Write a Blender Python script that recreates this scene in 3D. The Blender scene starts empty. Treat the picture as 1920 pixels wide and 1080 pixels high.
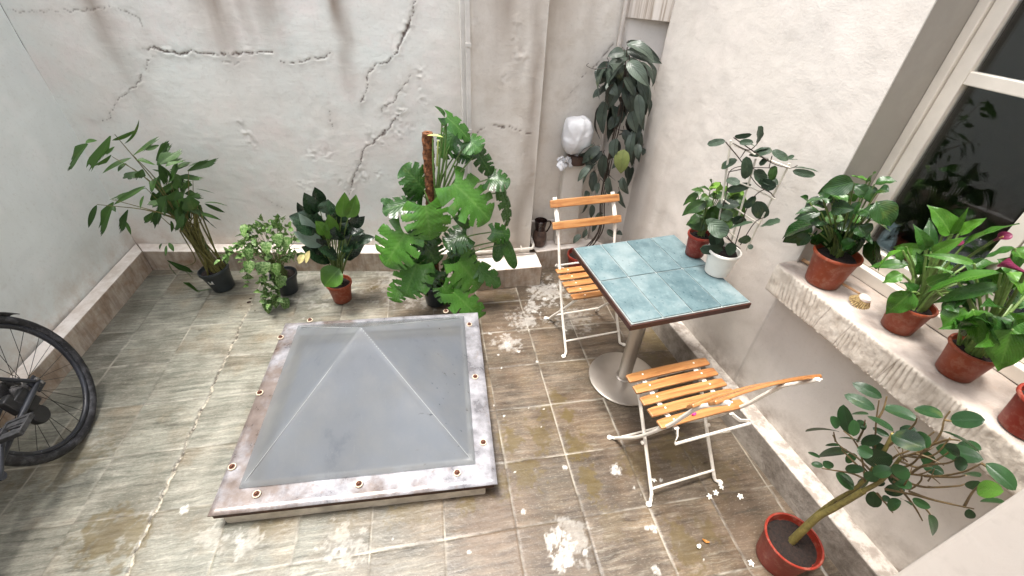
import bpy, bmesh, math, random
import numpy as np
from mathutils import Vector, Matrix, Quaternion
from math import sin, cos, pi, radians

SC = bpy.context.scene
COL = SC.collection
random.seed(11)
RNG = np.random.default_rng(11)

# ------------------------------------------------------------------ camera, sky, sun, exposure
H = 1.90
FPX = 813.76
PITCH, ROLL, YAW = radians(37.504), radians(-3.105), radians(11.888)
_f = Vector((sin(YAW)*cos(PITCH), cos(YAW)*cos(PITCH), -sin(PITCH)))
_r = Vector((cos(YAW), -sin(YAW), 0))
_d = _f.cross(_r)
_r2 = cos(ROLL)*_r + sin(ROLL)*_d
_d2 = -sin(ROLL)*_r + cos(ROLL)*_d
CAMP = Vector((0, 0, H))
cam = bpy.data.cameras.new('camera'); cam.sensor_width = 36; cam.lens = FPX/1920*36
cam.clip_start = 0.02; cam.clip_end = 200
camo = bpy.data.objects.new('camera', cam); COL.objects.link(camo)
camo.matrix_world = Matrix((( _r2.x, -_d2.x, -_f.x, 0), (_r2.y, -_d2.y, -_f.y, 0), (_r2.z, -_d2.z, -_f.z, H), (0, 0, 0, 1)))
SC.camera = camo

SUN_EL, SUN_AZ = radians(79), radians(-75)      # high, from behind the back wall on the left
w = bpy.data.worlds.new('World'); SC.world = w; w.use_nodes = True
wn = w.node_tree; wn.nodes.clear()
sky = wn.nodes.new('ShaderNodeTexSky'); sky.sky_type = 'NISHITA'; sky.sun_disc = False
sky.sun_elevation = SUN_EL; sky.sun_rotation = SUN_AZ; sky.dust_density = 4; sky.air_density = 1.2
hs = wn.nodes.new('ShaderNodeHueSaturation'); hs.inputs['Saturation'].default_value = 0.40   # an overcast sky is grey
bg = wn.nodes.new('ShaderNodeBackground'); bg.inputs['Strength'].default_value = 0.135
wo = wn.nodes.new('ShaderNodeOutputWorld')
wn.links.new(sky.outputs[0], hs.inputs['Color']); wn.links.new(hs.outputs[0], bg.inputs[0]); wn.links.new(bg.outputs[0], wo.inputs[0])
sl = bpy.data.lights.new('sun', 'SUN'); sl.energy = 2.0; sl.angle = radians(15); sl.color = (1, .96, .9)
so = bpy.data.objects.new('sun', sl); COL.objects.link(so)
sdir = Vector((sin(SUN_AZ)*cos(SUN_EL), cos(SUN_AZ)*cos(SUN_EL), sin(SUN_EL)))
so.rotation_euler = sdir.to_track_quat('Z', 'Y').to_euler(); so.location = (0, 0, 9)
SC.view_settings.view_transform = 'Standard'; SC.view_settings.look = 'None'
SC.view_settings.gamma = 1; SC.view_settings.exposure = 1.72
SC.render.engine = 'CYCLES'
SC.cycles.max_bounces = 8; SC.cycles.diffuse_bounces = 5; SC.cycles.use_denoising = True

# ------------------------------------------------------------------ measuring helpers (a pixel of the survey photo -> a point on a real plane)
def ray(px, py): return _f*FPX + _r2*(px-960) + _d2*(py-540)
def onplane(px, py, p0, n):
    v = ray(px, py); n = Vector(n); return CAMP + v*((Vector(p0)-CAMP).dot(n)/v.dot(n))
def onz(px, py, z=0.0):
    v = ray(px, py); return CAMP + v*((z-H)/v.z)

# ------------------------------------------------------------------ tagging
def tag(o, label=None, cat=None, group=None, kind=None):
    if label: o['label'] = label
    if cat: o['category'] = cat
    if group: o['group'] = group
    if kind: o['kind'] = kind
    return o
def thing(name, loc, label, cat, group=None, rz=0.0):
    o = bpy.data.objects.new(name, None); COL.objects.link(o); o.location = loc; o.rotation_euler = (0, 0, rz)
    o.empty_display_size = .05
    return tag(o, label, cat, group)
def copy_tree(o, parent=None):
    c = o.copy(); COL.objects.link(c)
    if parent is not None: c.parent = parent
    for ch in [x for x in bpy.data.objects if x.parent == o]: copy_tree(ch, c)
    return c

# ------------------------------------------------------------------ mesh builder
class MB:
    def __init__(s): s.v = []; s.f = []; s.uv = []; s.sh = []
    def add(s, vs, fs, uvs=None, sh=0.5):
        o = len(s.v); s.v += [tuple(p) for p in vs]; s.f += [tuple(i+o for i in f) for f in fs]
        s.uv += (uvs if uvs else [(0, 0)]*len(vs)); s.sh += [sh]*len(vs)
    def box(s, a, b, M=None):
        x0, y0, z0 = a; x1, y1, z1 = b
        vs = [Vector(p) for p in ((x0,y0,z0),(x1,y0,z0),(x1,y1,z0),(x0,y1,z0),(x0,y0,z1),(x1,y0,z1),(x1,y1,z1),(x0,y1,z1))]
        if M: vs = [M @ p for p in vs]
        s.add(vs, [(0,3,2,1),(4,5,6,7),(0,1,5,4),(1,2,6,5),(2,3,7,6),(3,0,4,7)])
    def prism(s, pts, z0, z1):          # pts: ccw outline
        n = len(pts)
        s.add([(p[0],p[1],z0) for p in pts]+[(p[0],p[1],z1) for p in pts],
              [tuple(range(n-1,-1,-1)), tuple(range(n,2*n))]+[(i,(i+1)%n,(i+1)%n+n,i+n) for i in range(n)])
    def tube(s, pts, r0, r1=None, n=7, flat=None, sh=0.5, cap=True):
        pts = [Vector(p) for p in pts]; r1 = r0 if r1 is None else r1
        vs = []; fs = []; N = len(pts)
        t = (pts[1]-pts[0]).normalized(); a = t.orthogonal().normalized()
        if flat: a = (Vector(flat)-t*t.dot(Vector(flat))).normalized()
        for i, p in enumerate(pts):
            t = (pts[min(i+1,N-1)]-pts[max(i-1,0)]).normalized()
            a = (a-t*a.dot(t)).normalized(); b = t.cross(a)
            r = r0+(r1-r0)*i/(N-1)
            ra, rb = (r if not isinstance(r, tuple) else r[0]), r
            for k in range(n):
                th = 2*pi*k/n; vs.append(p+a*cos(th)*r+b*sin(th)*r)
        for i in range(N-1):
            for k in range(n):
                fs.append((i*n+k, i*n+(k+1)%n, (i+1)*n+(k+1)%n, (i+1)*n+k))
        if cap: fs += [tuple(range(n-1,-1,-1)), tuple((N-1)*n+k for k in range(n))]
        uvs = [(i/(N-1), k/n) for i in range(N) for k in range(n)]
        s.add(vs, fs, uvs, sh)
    def strip(s, pts, w, th, side):      # flat bar along pts: width along 'side', thickness across
        pts = [Vector(p) for p in pts]; side = Vector(side).normalized(); vs = []; N = len(pts)
        for i, p in enumerate(pts):
            t = (pts[min(i+1,N-1)]-pts[max(i-1,0)]).normalized(); n = t.cross(side).normalized()
            for a, b in ((-1,-1),(1,-1),(1,1),(-1,1)): vs.append(p+side*a*w/2+n*b*th/2)
        fs = [(3,2,1,0)]+[(i*4+k, i*4+(k+1)%4, i*4+4+(k+1)%4, i*4+4+k) for i in range(N-1) for k in range(4)]+[tuple((N-1)*4+k for k in range(4))]
        s.add(vs, fs)
    def lathe(s, prof, c=(0,0,0), n=40, M=None, wob=0.0):
        vs = []; N = len(prof); c = Vector(c)
        for i, (r, z) in enumerate(prof):
            for k in range(n):
                th = 2*pi*k/n; rr = r*(1+wob*sin(2*th+1)); p = Vector((rr*cos(th), rr*sin(th), z))
                vs.append((M @ p if M else p)+c)
        fs = [(i*n+k, i*n+(k+1)%n, (i+1)*n+(k+1)%n, (i+1)*n+k) for i in range(N-1) for k in range(n)]
        if prof[0][0] > 1e-5: fs.append(tuple(range(n-1,-1,-1)))
        if prof[-1][0] > 1e-5: fs.append(tuple((N-1)*n+k for k in range(n)))
        s.add(vs, fs)
    def build(s, name, mat, parent=None, origin=None, smooth=True, bevel=0.0, bseg=2, sharp=True):
        me = bpy.data.meshes.new(name)
        o3 = Vector(origin) if origin is not None else Vector((0,0,0))
        me.from_pydata([tuple(Vector(p)-o3) for p in s.v], [], s.f); me.update()
        uvl = me.uv_layers.new(name='UVMap'); sh = me.uv_layers.new(name='shade')
        li = np.zeros(len(me.loops), dtype=np.int32); me.loops.foreach_get('vertex_index', li)
        uvl.data.foreach_set('uv', np.array(s.uv, dtype=np.float32)[li].ravel())
        sv = np.array(s.sh, dtype=np.float32)[li]; sh.data.foreach_set('uv', np.stack([sv, sv], 1).ravel())
        ob = bpy.data.objects.new(name, me); COL.objects.link(ob)
        if mat: me.materials.append(mat)
        if parent is not None: ob.parent = parent
        elif origin is not None: ob.location = origin
        if smooth: me.polygons.foreach_set('use_smooth', [True]*len(me.polygons))
        if bevel > 0:
            m = ob.modifiers.new('bevel', 'BEVEL'); m.width = bevel; m.segments = bseg; m.limit_method = 'ANGLE'; m.angle_limit = radians(40)
            m.harden_normals = False
        if smooth and sharp and hasattr(me, 'set_sharp_from_angle'): me.set_sharp_from_angle(angle=radians(42))
        return ob

def smooth_path(pts, k=5):
    pts = [Vector(p) for p in pts]
    if len(pts) < 3: return [pts[0].lerp(pts[-1], i/k) for i in range(k+1)]
    out = []
    P = [pts[0]*2-pts[1]]+pts+[pts[-1]*2-pts[-2]]
    for i in range(1, len(P)-2):
        for j in range(k):
            t = j/k; a, b, c, d = P[i-1], P[i], P[i+1], P[i+2]
            out.append(0.5*((2*b)+(c-a)*t+(2*a-5*b+4*c-d)*t*t+(3*b-a-3*c+d)*t**3))
    out.append(pts[-1]); return out

# ------------------------------------------------------------------ numpy noise
_T = RNG.random((256, 256))
def vnoise(x, y):
    xi = np.floor(x).astype(int); yi = np.floor(y).astype(int); fx = x-xi; fy = y-yi
    fx = fx*fx*(3-2*fx); fy = fy*fy*(3-2*fy); a = xi & 255; b = (xi+1) & 255; c = yi & 255; d = (yi+1) & 255
    return (_T[a,c]*(1-fx)+_T[b,c]*fx)*(1-fy)+(_T[a,d]*(1-fx)+_T[b,d]*fx)*fy
def fbm(x, y, o=4, g=.5):
    s = 0; a = 1; t = 0
    for i in range(o):
        s = s+a*vnoise(x*2**i+i*17.3, y*2**i+i*9.1); t += a; a *= g
    return s/t
def segdist(X, Y, poly):
    best = np.full(X.shape, 9.0); tt = np.zeros(X.shape); n = len(poly)-1
    for i in range(n):
        ax, ay = poly[i]; bx, by = poly[i+1]; dx, dy = bx-ax, by-ay; L = dx*dx+dy*dy+1e-12
        t = np.clip(((X-ax)*dx+(Y-ay)*dy)/L, 0, 1); d = np.hypot(X-ax-t*dx, Y-ay-t*dy)
        m = d < best; best = np.where(m, d, best); tt = np.where(m, (i+t)/n, tt)
    return best, tt

# ------------------------------------------------------------------ shader helpers
def lin(r, g, b):
    f = lambda c: (c/255/12.92) if c/255 <= .04045 else ((c/255+.055)/1.055)**2.4
    return (f(r), f(g), f(b), 1)
class SH:
    def __init__(s, name):
        s.m = bpy.data.materials.new(name); s.m.use_nodes = True; s.t = s.m.node_tree; s.t.nodes.clear()
        s.out = s.t.nodes.new('ShaderNodeOutputMaterial')
    def put(s, sock, v):
        if isinstance(v, bpy.types.NodeSocket): s.t.links.new(v, sock)
        elif v is not None:
            if sock.type == 'RGBA' and isinstance(v, (int, float)): v = (v, v, v, 1)
            if sock.type == 'RGBA' and len(v) == 3: v = (*v, 1)
            sock.default_value = v
    def n(s, ty, ins=None, **at):
        nd = s.t.nodes.new(ty)
        for k, v in at.items(): setattr(nd, k, v)
        for k, v in (ins or {}).items(): s.put(nd.inputs[k], v)
        return nd
    def math(s, op, a, b=None, c=None, clamp=False):
        nd = s.t.nodes.new('ShaderNodeMath'); nd.operation = op; nd.use_clamp = clamp
        s.put(nd.inputs[0], a)
        if b is not None: s.put(nd.inputs[1], b)
        if c is not None: s.put(nd.inputs[2], c)
        return nd.outputs[0]
    def obj(s): return s.n('ShaderNodeTexCoord').outputs['Object']
    def uv(s, nm='UVMap'): return s.n('ShaderNodeUVMap', uv_map=nm).outputs[0]
    def attr(s, nm): return s.n('ShaderNodeAttribute', attribute_name=nm).outputs['Fac']
    def sep(s, v): o = s.n('ShaderNodeSeparateXYZ', {0: v}).outputs; return o[0], o[1], o[2]
    def comb(s, x=0, y=0, z=0): return s.n('ShaderNodeCombineXYZ', {0: x, 1: y, 2: z}).outputs[0]
    def noise(s, v, scale, detail=3, rough=.5, dist=0, col=False):
        nd = s.n('ShaderNodeTexNoise', {'Vector': v, 'Scale': scale, 'Detail': detail, 'Roughness': rough, 'Distortion': dist})
        return nd.outputs['Color'] if col else nd.outputs['Fac']
    def ramp(s, fac, stops, interp='LINEAR'):
        nd = s.n('ShaderNodeValToRGB', {0: fac}); cr = nd.color_ramp; cr.interpolation = interp
        while len(cr.elements) < len(stops): cr.elements.new(.5)
        for e, (p, c) in zip(cr.elements, stops):
            e.position = p; e.color = (c, c, c, 1) if isinstance(c, (int, float)) else c
        return nd.outputs[0]
    def mix(s, fac, a, b, blend='MIX'):
        nd = s.n('ShaderNodeMix', data_type='RGBA', blend_type=blend)
        s.put(nd.inputs[0], fac); s.put(nd.inputs[6], a); s.put(nd.inputs[7], b); return nd.outputs[2]
    def mapv(s, v, sc): return s.n('ShaderNodeVectorMath', {0: v, 1: sc}, operation='MULTIPLY').outputs[0]
    def vadd(s, v, sc): return s.n('ShaderNodeVectorMath', {0: v, 1: sc}, operation='ADD').outputs[0]
    def bump(s, h, strength=.3, dist=.01, nrm=None):
        nd = s.n('ShaderNodeBump', {'Height': h, 'Strength': strength, 'Distance': dist})
        if nrm is not None: s.put(nd.inputs['Normal'], nrm)
        return nd.outputs[0]
    def bsdf(s, color, rough=.6, metal=0, spec=.5, normal=None, **k):
        ins = {'Base Color': color, 'Roughness': rough, 'Metallic': metal, 'Specular IOR Level': spec}
        ins.update(k)
        nd = s.n('ShaderNodeBsdfPrincipled', ins)
        if normal is not None: s.put(nd.inputs['Normal'], normal)
        return nd.outputs[0]
    def done(s, sh): s.t.links.new(sh, s.out.inputs[0]); return s.m

def plaster(name, c0, c1, c2, bump=.35, rough=.85, grime=None):
    s = SH(name); o = s.obj()
    big = s.noise(o, 1.7, 4, .6); med = s.noise(s.vadd(o, (7, 3, 1)), 5, 5, .65); fine = s.noise(o, 60, 4, .6)
    col = s.mix(s.ramp(big, [(.36, 0), (.62, 1)]), c0, c1)
    col = s.mix(s.ramp(med, [(.48, 0), (.72, .75)]), col, c2)
    x, y, z = s.sep(o)
    # water streaks running down the wall
    st = s.noise(s.mapv(o, (9, 9, .8)), 1.0, 4, .6)
    col = s.mix(s.math('MULTIPLY', s.ramp(st, [(.55, 0), (.78, 1)]), .12), col, lin(150, 138, 124))
    col = s.mix(s.math('MULTIPLY', s.ramp(fine, [(.55, 0), (.8, 1)]), .25), col, lin(170, 160, 148))
    if grime:   # a band of dirt above the base
        g = s.math('MULTIPLY', s.ramp(z, [(grime[0], 1), (grime[1], 0)]), s.ramp(s.noise(o, 7, 5, .7), [(.4, 0), (.62, 1)]))
        col = s.mix(s.math('MULTIPLY', g, grime[3]), col, grime[2])
    cr = s.attr('stain'); col = s.mix(s.math('MULTIPLY', cr, .85), col, lin(146, 132, 120))
    ck = s.attr('crack'); col = s.mix(s.math('MULTIPLY', ck, .9, clamp=True), col, s.mix(med, lin(70, 54, 48), lin(112, 92, 82)))
    b = s.bump(s.noise(o, 130, 3, .6), bump*.5, .004); b = s.bump(s.noise(s.mapv(o, (1, 1, 1.5)), 24, 5, .6), bump*.42, .010, b)
    return s.done(s.bsdf(col, rough, spec=.25, normal=b))

def simple(name, col, rough=.5, metal=0, nscale=30, namt=.15, bump=.1, spec=.5, **k):
    s = SH(name); o = s.obj(); nz = s.noise(o, nscale, 4, .6)
    dark = tuple(c*(1-namt*1.6) for c in col[:3]); lite = tuple(min(1, c*(1+namt)) for c in col[:3])
    c = s.mix(s.ramp(nz, [(.3, 0), (.7, 1)]), dark, lite)
    return s.done(s.bsdf(c, s.math('ADD', s.math('MULTIPLY', nz, .2), rough-.1), metal, spec, s.bump(nz, bump, .003), **k))

def leafmat(name, dark, light, vein, rough=.35, nveins=9, veinamt=.5, back=None, trans=.18, mottle=None, coat=0.0, spot=None, vw=.16):
    s = SH(name); u, v, _ = s.sep(s.uv()); o = s.obj()
    shd = s.sep(s.uv('shade'))[0]
    a = s.math('ABSOLUTE', s.math('MULTIPLY_ADD', v, 2, -1))
    col = s.mix(shd, dark, light)
    nz = s.noise(o, 45, 3, .6); nb = s.noise(o, 11, 3, .6); col = s.mix(s.math('MULTIPLY', nz, .35), col, light)
    col = s.mix(s.math('MULTIPLY', s.ramp(nb, [(.40, 0), (.62, 1)]), .45), col, dark)
    yl = s.ramp(s.noise(s.vadd(o, (2, 7, 4)), 6, 4, .7), [(.60, 0), (.72, 1)]); col = s.mix(s.math('MULTIPLY', yl, .30), col, lin(120,124,52))
    # lateral veins sweep forward from the midrib
    ph = s.math('MULTIPLY_ADD', a, -.55, s.math('MULTIPLY', u, 1.0))
    wv = s.math('ABSOLUTE', s.math('SINE', s.math('MULTIPLY', ph, nveins*pi)))
    lat = s.ramp(wv, [(0, 1), (vw, 0)])
    mid = s.ramp(a, [(0, 1), (.10, 0)])
    vm = s.math('MAXIMUM', s.math('MULTIPLY', lat, .55), mid)
    col = s.mix(s.math('MULTIPLY', vm, veinamt), col, vein)
    if mottle:
        mm = s.ramp(s.noise(o, mottle[1], 4, .7), [(.47, 0), (.56, 1)]); col = s.mix(s.math('MULTIPLY', mm, mottle[2]), col, mottle[0])
    if spot: col = s.mix(s.math('MULTIPLY', s.ramp(s.noise(s.vadd(o, (3, 3, 3)), 25, 4, .7), [(.66, 0), (.72, 1)]), .7), col, spot)
    if back:
        g = s.n('ShaderNodeNewGeometry').outputs['Backfacing']; col = s.mix(g, col, back)
    h = s.math('ADD', s.math('MULTIPLY', wv, -.0 if veinamt == 0 else .5), s.math('MULTIPLY', nz, .3))
    b = s.bump(h, .35, .004)
    p = s.bsdf(col, s.math('MULTIPLY_ADD', nz, .2, rough-.1), 0, .4, b, **({'Coat Weight': coat, 'Coat Roughness': .2} if coat else {}))
    tr = s.n('ShaderNodeBsdfTranslucent', {'Color': s.mix(.5, col, light)}).outputs[0]
    return s.done(s.n('ShaderNodeMixShader', {0: trans, 1: p, 2: tr}).outputs[0])

# ================================================================== SETTING
M_BACK = plaster('plaster_back', lin(222,225,220), lin(224,219,212), lin(228,218,213), .4, grime=(.15, .42, lin(178,146,120), .4))
M_BACK_T = None
M_LEFT = plaster('plaster_left', lin(222,226,222), lin(216,220,217), lin(228,228,225), .3, grime=(.15, .42, lin(176,150,126), .5))
M_RIGHT = plaster('plaster_right', lin(210,203,195), lin(204,198,191), lin(217,209,202), .3, grime=(.15, .34, lin(120,104,92), .75))
M_PILLAR = plaster('plaster_pillar', lin(212,205,195), lin(218,213,205), lin(194,185,173), .55, grime=(.15, .4, lin(170,140,112), .5))
M_NEAR = plaster('plaster_near', lin(212,201,190), lin(208,198,188), lin(216,208,198), .15)

RC = Vector((1.51, 1.091, 0)); RD = Vector((.099, -.9951, 0)).normalized(); RN = Vector((-RD.y*-1, 0, 0))
RN = Vector((RD.y, -RD.x, 0)).normalized()          # points into the yard (towards -x)
def RW(t, off, z): return RC + RD*t + RN*off + Vector((0, 0, z))
def rpx(px, py, off=0): return onplane(px, py, RC+RN*off, RN)
B0 = Vector((-2.0, 3.045, 0)); BD = (Vector((-.499, 2.865, 0))-B0).normalized(); BN = Vector((BD.y, -BD.x, 0))
BN = BN if BN.y < 0 else -BN
S0 = B0 - BD*.108                                      # back-left corner
def bpx(px, py):
    p = onplane(px, py, B0, BN); return ((p-S0).dot(BD), p.z)

def wallgrid(name, p0, dv, L, nv, zs, res, mat, cracks=(), chips=(), stains=(), bulge=.006, th=.2, seed=0.0, so=0.0):
    p0 = Vector(p0); dv = Vector(dv).normalized(); nv = Vector(nv).normalized()
    ns = max(2, int(L/res)+1); ss = np.linspace(0, L, ns); zs = np.array(zs); nz = len(zs)
    S, Z = np.meshgrid(ss, zs, indexing='ij')
    D = (fbm((S+so)*2.1+seed, Z*2.1+3, 3)-.5)*bulge*2.4 + (fbm((S+so)*14+seed, Z*14, 3)-.5)*bulge*.5
    CK = np.zeros_like(S); ST = np.zeros_like(S)
    JX = (fbm(S*16+31+seed, Z*16, 4, .6)-.5)*.05 + (fbm(S*60+31, Z*60, 2)-.5)*.012
    JY = (fbm(S*16+77+seed, Z*16+9, 4, .6)-.5)*.05 + (fbm(S*60+7, Z*60+9, 2)-.5)*.012
    for poly, wd, dep in cracks:
        d, t = segdist(S+JX, Z+JY, poly); wl = wd*.76*(.3+1.5*fbm(t*len(poly)*2.3+wd*900, t*0+1, 3))*np.clip(np.minimum(t, 1-t)*9+.25, 0, 1)
        c = np.clip(1.25-d/np.maximum(wl, 1e-4), 0, 1); CK = np.maximum(CK, c*dep)
        D -= .005*c*dep
        lip = np.exp(-((d-wl*3.0)/(.012))**2)*np.clip(fbm(S*40, Z*40+seed, 2)*2-.7, 0, 1)
        D += .0026*lip*dep; ST = np.maximum(ST, .45*dep*np.exp(-(d/.035)**2)*fbm(S*30, Z*30, 3))
    for (cs, cz, r, amp) in chips:
        d = np.hypot(S-cs+JX, (Z-cz+JY)*.8); m = np.exp(-(d/r)**2); k = fbm(S*55+cs*9, Z*55, 3)
        e = np.clip((k-.5)*8, -1, 1); D += amp*m*e*.40; ST = np.maximum(ST, m*np.clip(-e, 0, 1)*.18)
    for (cs, z0, z1, r, amt, *zt) in stains:           # streaks of dirty water from above
        wob = (fbm(Z*3+cs*7, Z*0+seed, 3)-.5)*.12
        m = np.exp(-((S-cs+wob)/r)**2)*np.clip((Z-z0)/(z1-z0+1e-6), 0, 1); m = m*np.clip((zt[0]-Z)/.35, 0, 1) if zt else m; ST = np.maximum(ST, 1.25*amt*m*(.45+.9*fbm(S*18, Z*3, 3)))
    P = np.array(p0)[None, None, :]+S[..., None]*np.array(dv)+Z[..., None]*np.array((0, 0, 1))+D[..., None]*np.array(nv)
    vs = P.reshape(-1, 3); idx = np.arange(ns*nz).reshape(ns, nz)
    q = np.stack([idx[:-1, :-1], idx[1:, :-1], idx[1:, 1:], idx[:-1, 1:]], -1).reshape(-1, 4)
    if dv.cross(Vector((0, 0, 1))).dot(nv) < 0: q = q[:, ::-1]
    base = len(vs); bk = [p0+dv*a+Vector((0, 0, b))-nv*th for a, b in ((0, zs[0]), (L, zs[0]), (L, zs[-1]), (0, zs[-1]))]
    V = vs.tolist()+[tuple(p) for p in bk]; F = q.tolist()
    F += [[base, base+1, base+2, base+3], [*idx[:, 0].tolist(), base+1, base], [*idx[:, -1].tolist(), base+2, base+3],
          [*idx[0, :].tolist(), base+3, base], [*idx[-1, :].tolist(), base+2, base+1]]
    me = bpy.data.meshes.new(name); me.from_pydata(V, [], F); me.update()
    for nm, A in (('crack', CK), ('stain', ST)):
        at = me.attributes.new(nm, 'FLOAT', 'POINT'); at.data.foreach_set('value', np.concatenate([A.ravel(), np.zeros(4)]).astype(np.float32))
    sm = np.ones(len(me.polygons), bool); sm[-5:] = False; me.polygons.foreach_set('use_smooth', sm)
    me.materials.append(mat); ob = bpy.data.objects.new(name, me); COL.objects.link(ob); return ob

ZF = list(np.linspace(-.05, 1.85, 300))+[1.95, 2.2, 2.6, 3.1]
def pz(lst, s=2.1333): return [bpx(x/s, y/s) for x, y in lst]
cr = [
 (pz([(20,35),(150,48),(260,42),(320,38),(380,33),(440,25)]), .0022, .55),
 (pz([(460,25),(500,45),(530,65),(560,80),(570,120)]), .0035, .6),
 (pz([(560,190),(600,190),(640,196),(700,208),(750,210),(800,214),(870,215),(930,218),(1000,214),(1060,212),(1105,218)]), .0042, 1),
 (pz([(630,200),(680,205),(720,211),(780,212)]), .0065, 1),
 (pz([(1120,245),(1180,246),(1240,240),(1290,228),(1325,213)]), .003, .9),
 (pz([(612,210),(590,250),(565,310),(520,360),(480,395),(450,430),(435,475),(400,480),(345,475)]), .0028, .8),
 (pz([(1675,-20),(1665,0),(1640,60),(1625,120),(1605,170),(1580,215),(1545,250),(1495,268),(1478,310),(1465,370),(1440,430)]), .0038, 1),
 (pz([(1635,80),(1622,130),(1600,180),(1575,218)]), .0075, 1),
 (pz([(1660,285),(1620,330),(1590,380),(1545,430),(1525,460)]), .0026, .9),
 (pz([(1620,440),(1570,500),(1510,555),(1460,600),(1440,660),(1420,700),(1400,750),(1392,785)]), .0042, 1),
 (pz([(1315,445),(1325,500),(1332,540)]), .0018, .7),
 (pz([(880,240),(930,258),(965,255)]), .003, .5),
 (pz([(150,795),(190,830),(215,850)]), .0016, .5), (pz([(1070,795),(1130,838)]), .0014, .5)]
ch = [(*bpx(450,235), .022, .010), (*bpx(462,252), .02, .012), (*bpx(475,270), .022, .010)]
for i in range(26):
    t = i/25; x = 790-130*t+random.uniform(-22, 26); y = 130+230*t+random.uniform(-24, 24)
    ch.append((*bpx(x, y), random.uniform(.014, .03), random.uniform(.004, .008)))
for i in range(9): ch.append((*bpx(random.uniform(560, 690), random.uniform(280, 350)), .03, .005))
st = [(bpx(195, 40)[0], .95, 1.75, .07, .8), (bpx(415, 60)[0], 1.2, 1.8, .10, 1.0), (bpx(455, 30)[0], 1.25, 1.8, .06, .7), (bpx(640, 40)[0], 1.1, 1.8, .05, 1.0), (bpx(520,60)[0], 1.3, 1.8, .09, .8)]
bw = wallgrid('plaster_wall', S0, BD, 2.375, BN, ZF, .0068, M_BACK, cr, ch, st, .007, seed=2.2)
tag(bw, 'cracked and stained pale plaster wall at the back behind the row of plants', 'wall')
lw = wallgrid('plaster_wall', (-2.107, -1.2, 0), (0, 1, 0), 4.26, (1, 0, 0), list(np.linspace(-.05, 1.85, 120))+[2.2, 2.6, 3.1], .018, M_LEFT,
   chips=[(3.3, .5, .03, .004), (3.55, .35, .03, .004)], bulge=.010, seed=8.1)
tag(lw, 'cool white bare plaster wall on the left behind the bicycle', 'wall')

# pillar and the recess beside it
pil = thing('pillar', (.43, 2.63, 0), 'square plaster pillar with a white conduit, left of the small recess', 'pillar')
pr = wallgrid('shaft', (.235, 2.63, 0), (1, 0, 0), .435, (0, -1, 0), [.0]+list(np.linspace(.1, 1.85, 200))+[2.3, 3.1], .008, M_PILLAR,
   cracks=[([(lambda p: (p.x-.235, p.z))(onplane(x, y, (0, 2.63, 0), (0, 1, 0))) for x, y in ((884,251),(909,241),(929,236),(954,241),(982,249),(1003,250))], .0032, .9)],
   chips=[((lambda p: (p.x-.235, p.z))(onplane(x, y, (0, 2.63, 0), (0, 1, 0)))+(r, a)) for x, y, r, a in ((968,38,.02,.012),(965,70,.02,.01),(975,108,.03,.014),(985,112,.02,.01),(900,90,.02,.006),(985,285,.01,.012),(945,150,.03,.006),(985,425,.03,.01),(1000,330,.02,.004),(890,40,.02,.006))],
   stains=[(.2, .9, 1.7, .16, .55), (.4, 1.2, 1.7, .06, .5), (.38, .2, .2, .05, .6)], bulge=.007, th=.3, seed=5.0)
pr.parent = pil; pr.matrix_parent_inverse = pil.matrix_basis.inverted() if False else Matrix.Translation((-.43, -2.63, 0))
rcw = wallgrid('recess_wall', (.66, 2.79, 0), (1, 0, 0), .505, (0, -1, 0), [.0]+list(np.linspace(.1, 1.85, 190))+[2.3, 3.1], .009, M_PILLAR,
   cracks=[([(lambda p: (p.x-.66, p.z))(onplane(960+x/1.929, y/1.929, (0, 2.79, 0), (0, 1, 0))) for x, y in ((390,90),(365,160),(335,200),(280,255),(240,300),(195,350))], .0024, .8)],
   stains=[(.08, 1.2, 1.75, .12, .5), (.3, 1.4, 1.8, .05, .4), (.05, .2, .25, .03, .5)], bulge=.006, seed=9.3)
tag(rcw, 'narrow strip of beige plaster wall in the recess between the pillar and the right wall', 'wall')

# right wall with the window opening
rwl = thing('window_wall', RW(0, 0, 0), 'warm beige plaster wall on the right with a tall window above the table', 'wall')
OT0, OT1, OZ0, OZ1 = -.19, .74, .92, 2.55
ptop = []
for nm, t0, t1, zs, rs in (('masonry', -1.53, OT0, list(np.linspace(-.05, 1.9, 200))+[2.4, 3.1], .012), ('masonry', OT0, OT1, list(np.linspace(-.05, OZ0-.02, 90)), .012),
                       ('masonry', OT1, 1.3, [-.05, 1, 2, 3.1], .05), ('masonry', OT0, OT1, [OZ1, 3.1], .05)):
    o = wallgrid(nm, RW(t0, 0, 0), RD, t1-t0, RN, zs, rs, M_RIGHT, stains=[(.22, .15, .3, .10, .42, 1.35), (.38, .15, .3, .05, .4, 1.0), (.30, .16, .5, .16, .22, 1.5)] if t0 < -1 else (), bulge=.006, th=.22, seed=4.4, so=t0+3,
        cracks=[([(.95,1.0),(1.02,1.02),(1.1,1.0)], .0012, .4)] if t0 < -1 else ())
    ptop.append(o)
for o in ptop: o.parent = rwl; o.matrix_parent_inverse = Matrix.Translation(-rwl.location)

m_ = MB(); fm_ = Matrix((( RD.x, RN.x, 0, RC.x), (RD.y, RN.y, 0, RC.y), (0, 0, 1, 0), (0, 0, 0, 1)))
m_.box((OT0-.001, -.218, OZ0-.02), (OT0+.0025, .003, OZ1), fm_); m_.build('reveal', plaster('shaded_reveal', lin(168,163,154), lin(160,155,147), lin(176,170,162), .12), rwl, origin=rwl.location, smooth=False)  # thin lining, its greyer colour carries the shade on the reveal
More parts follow.
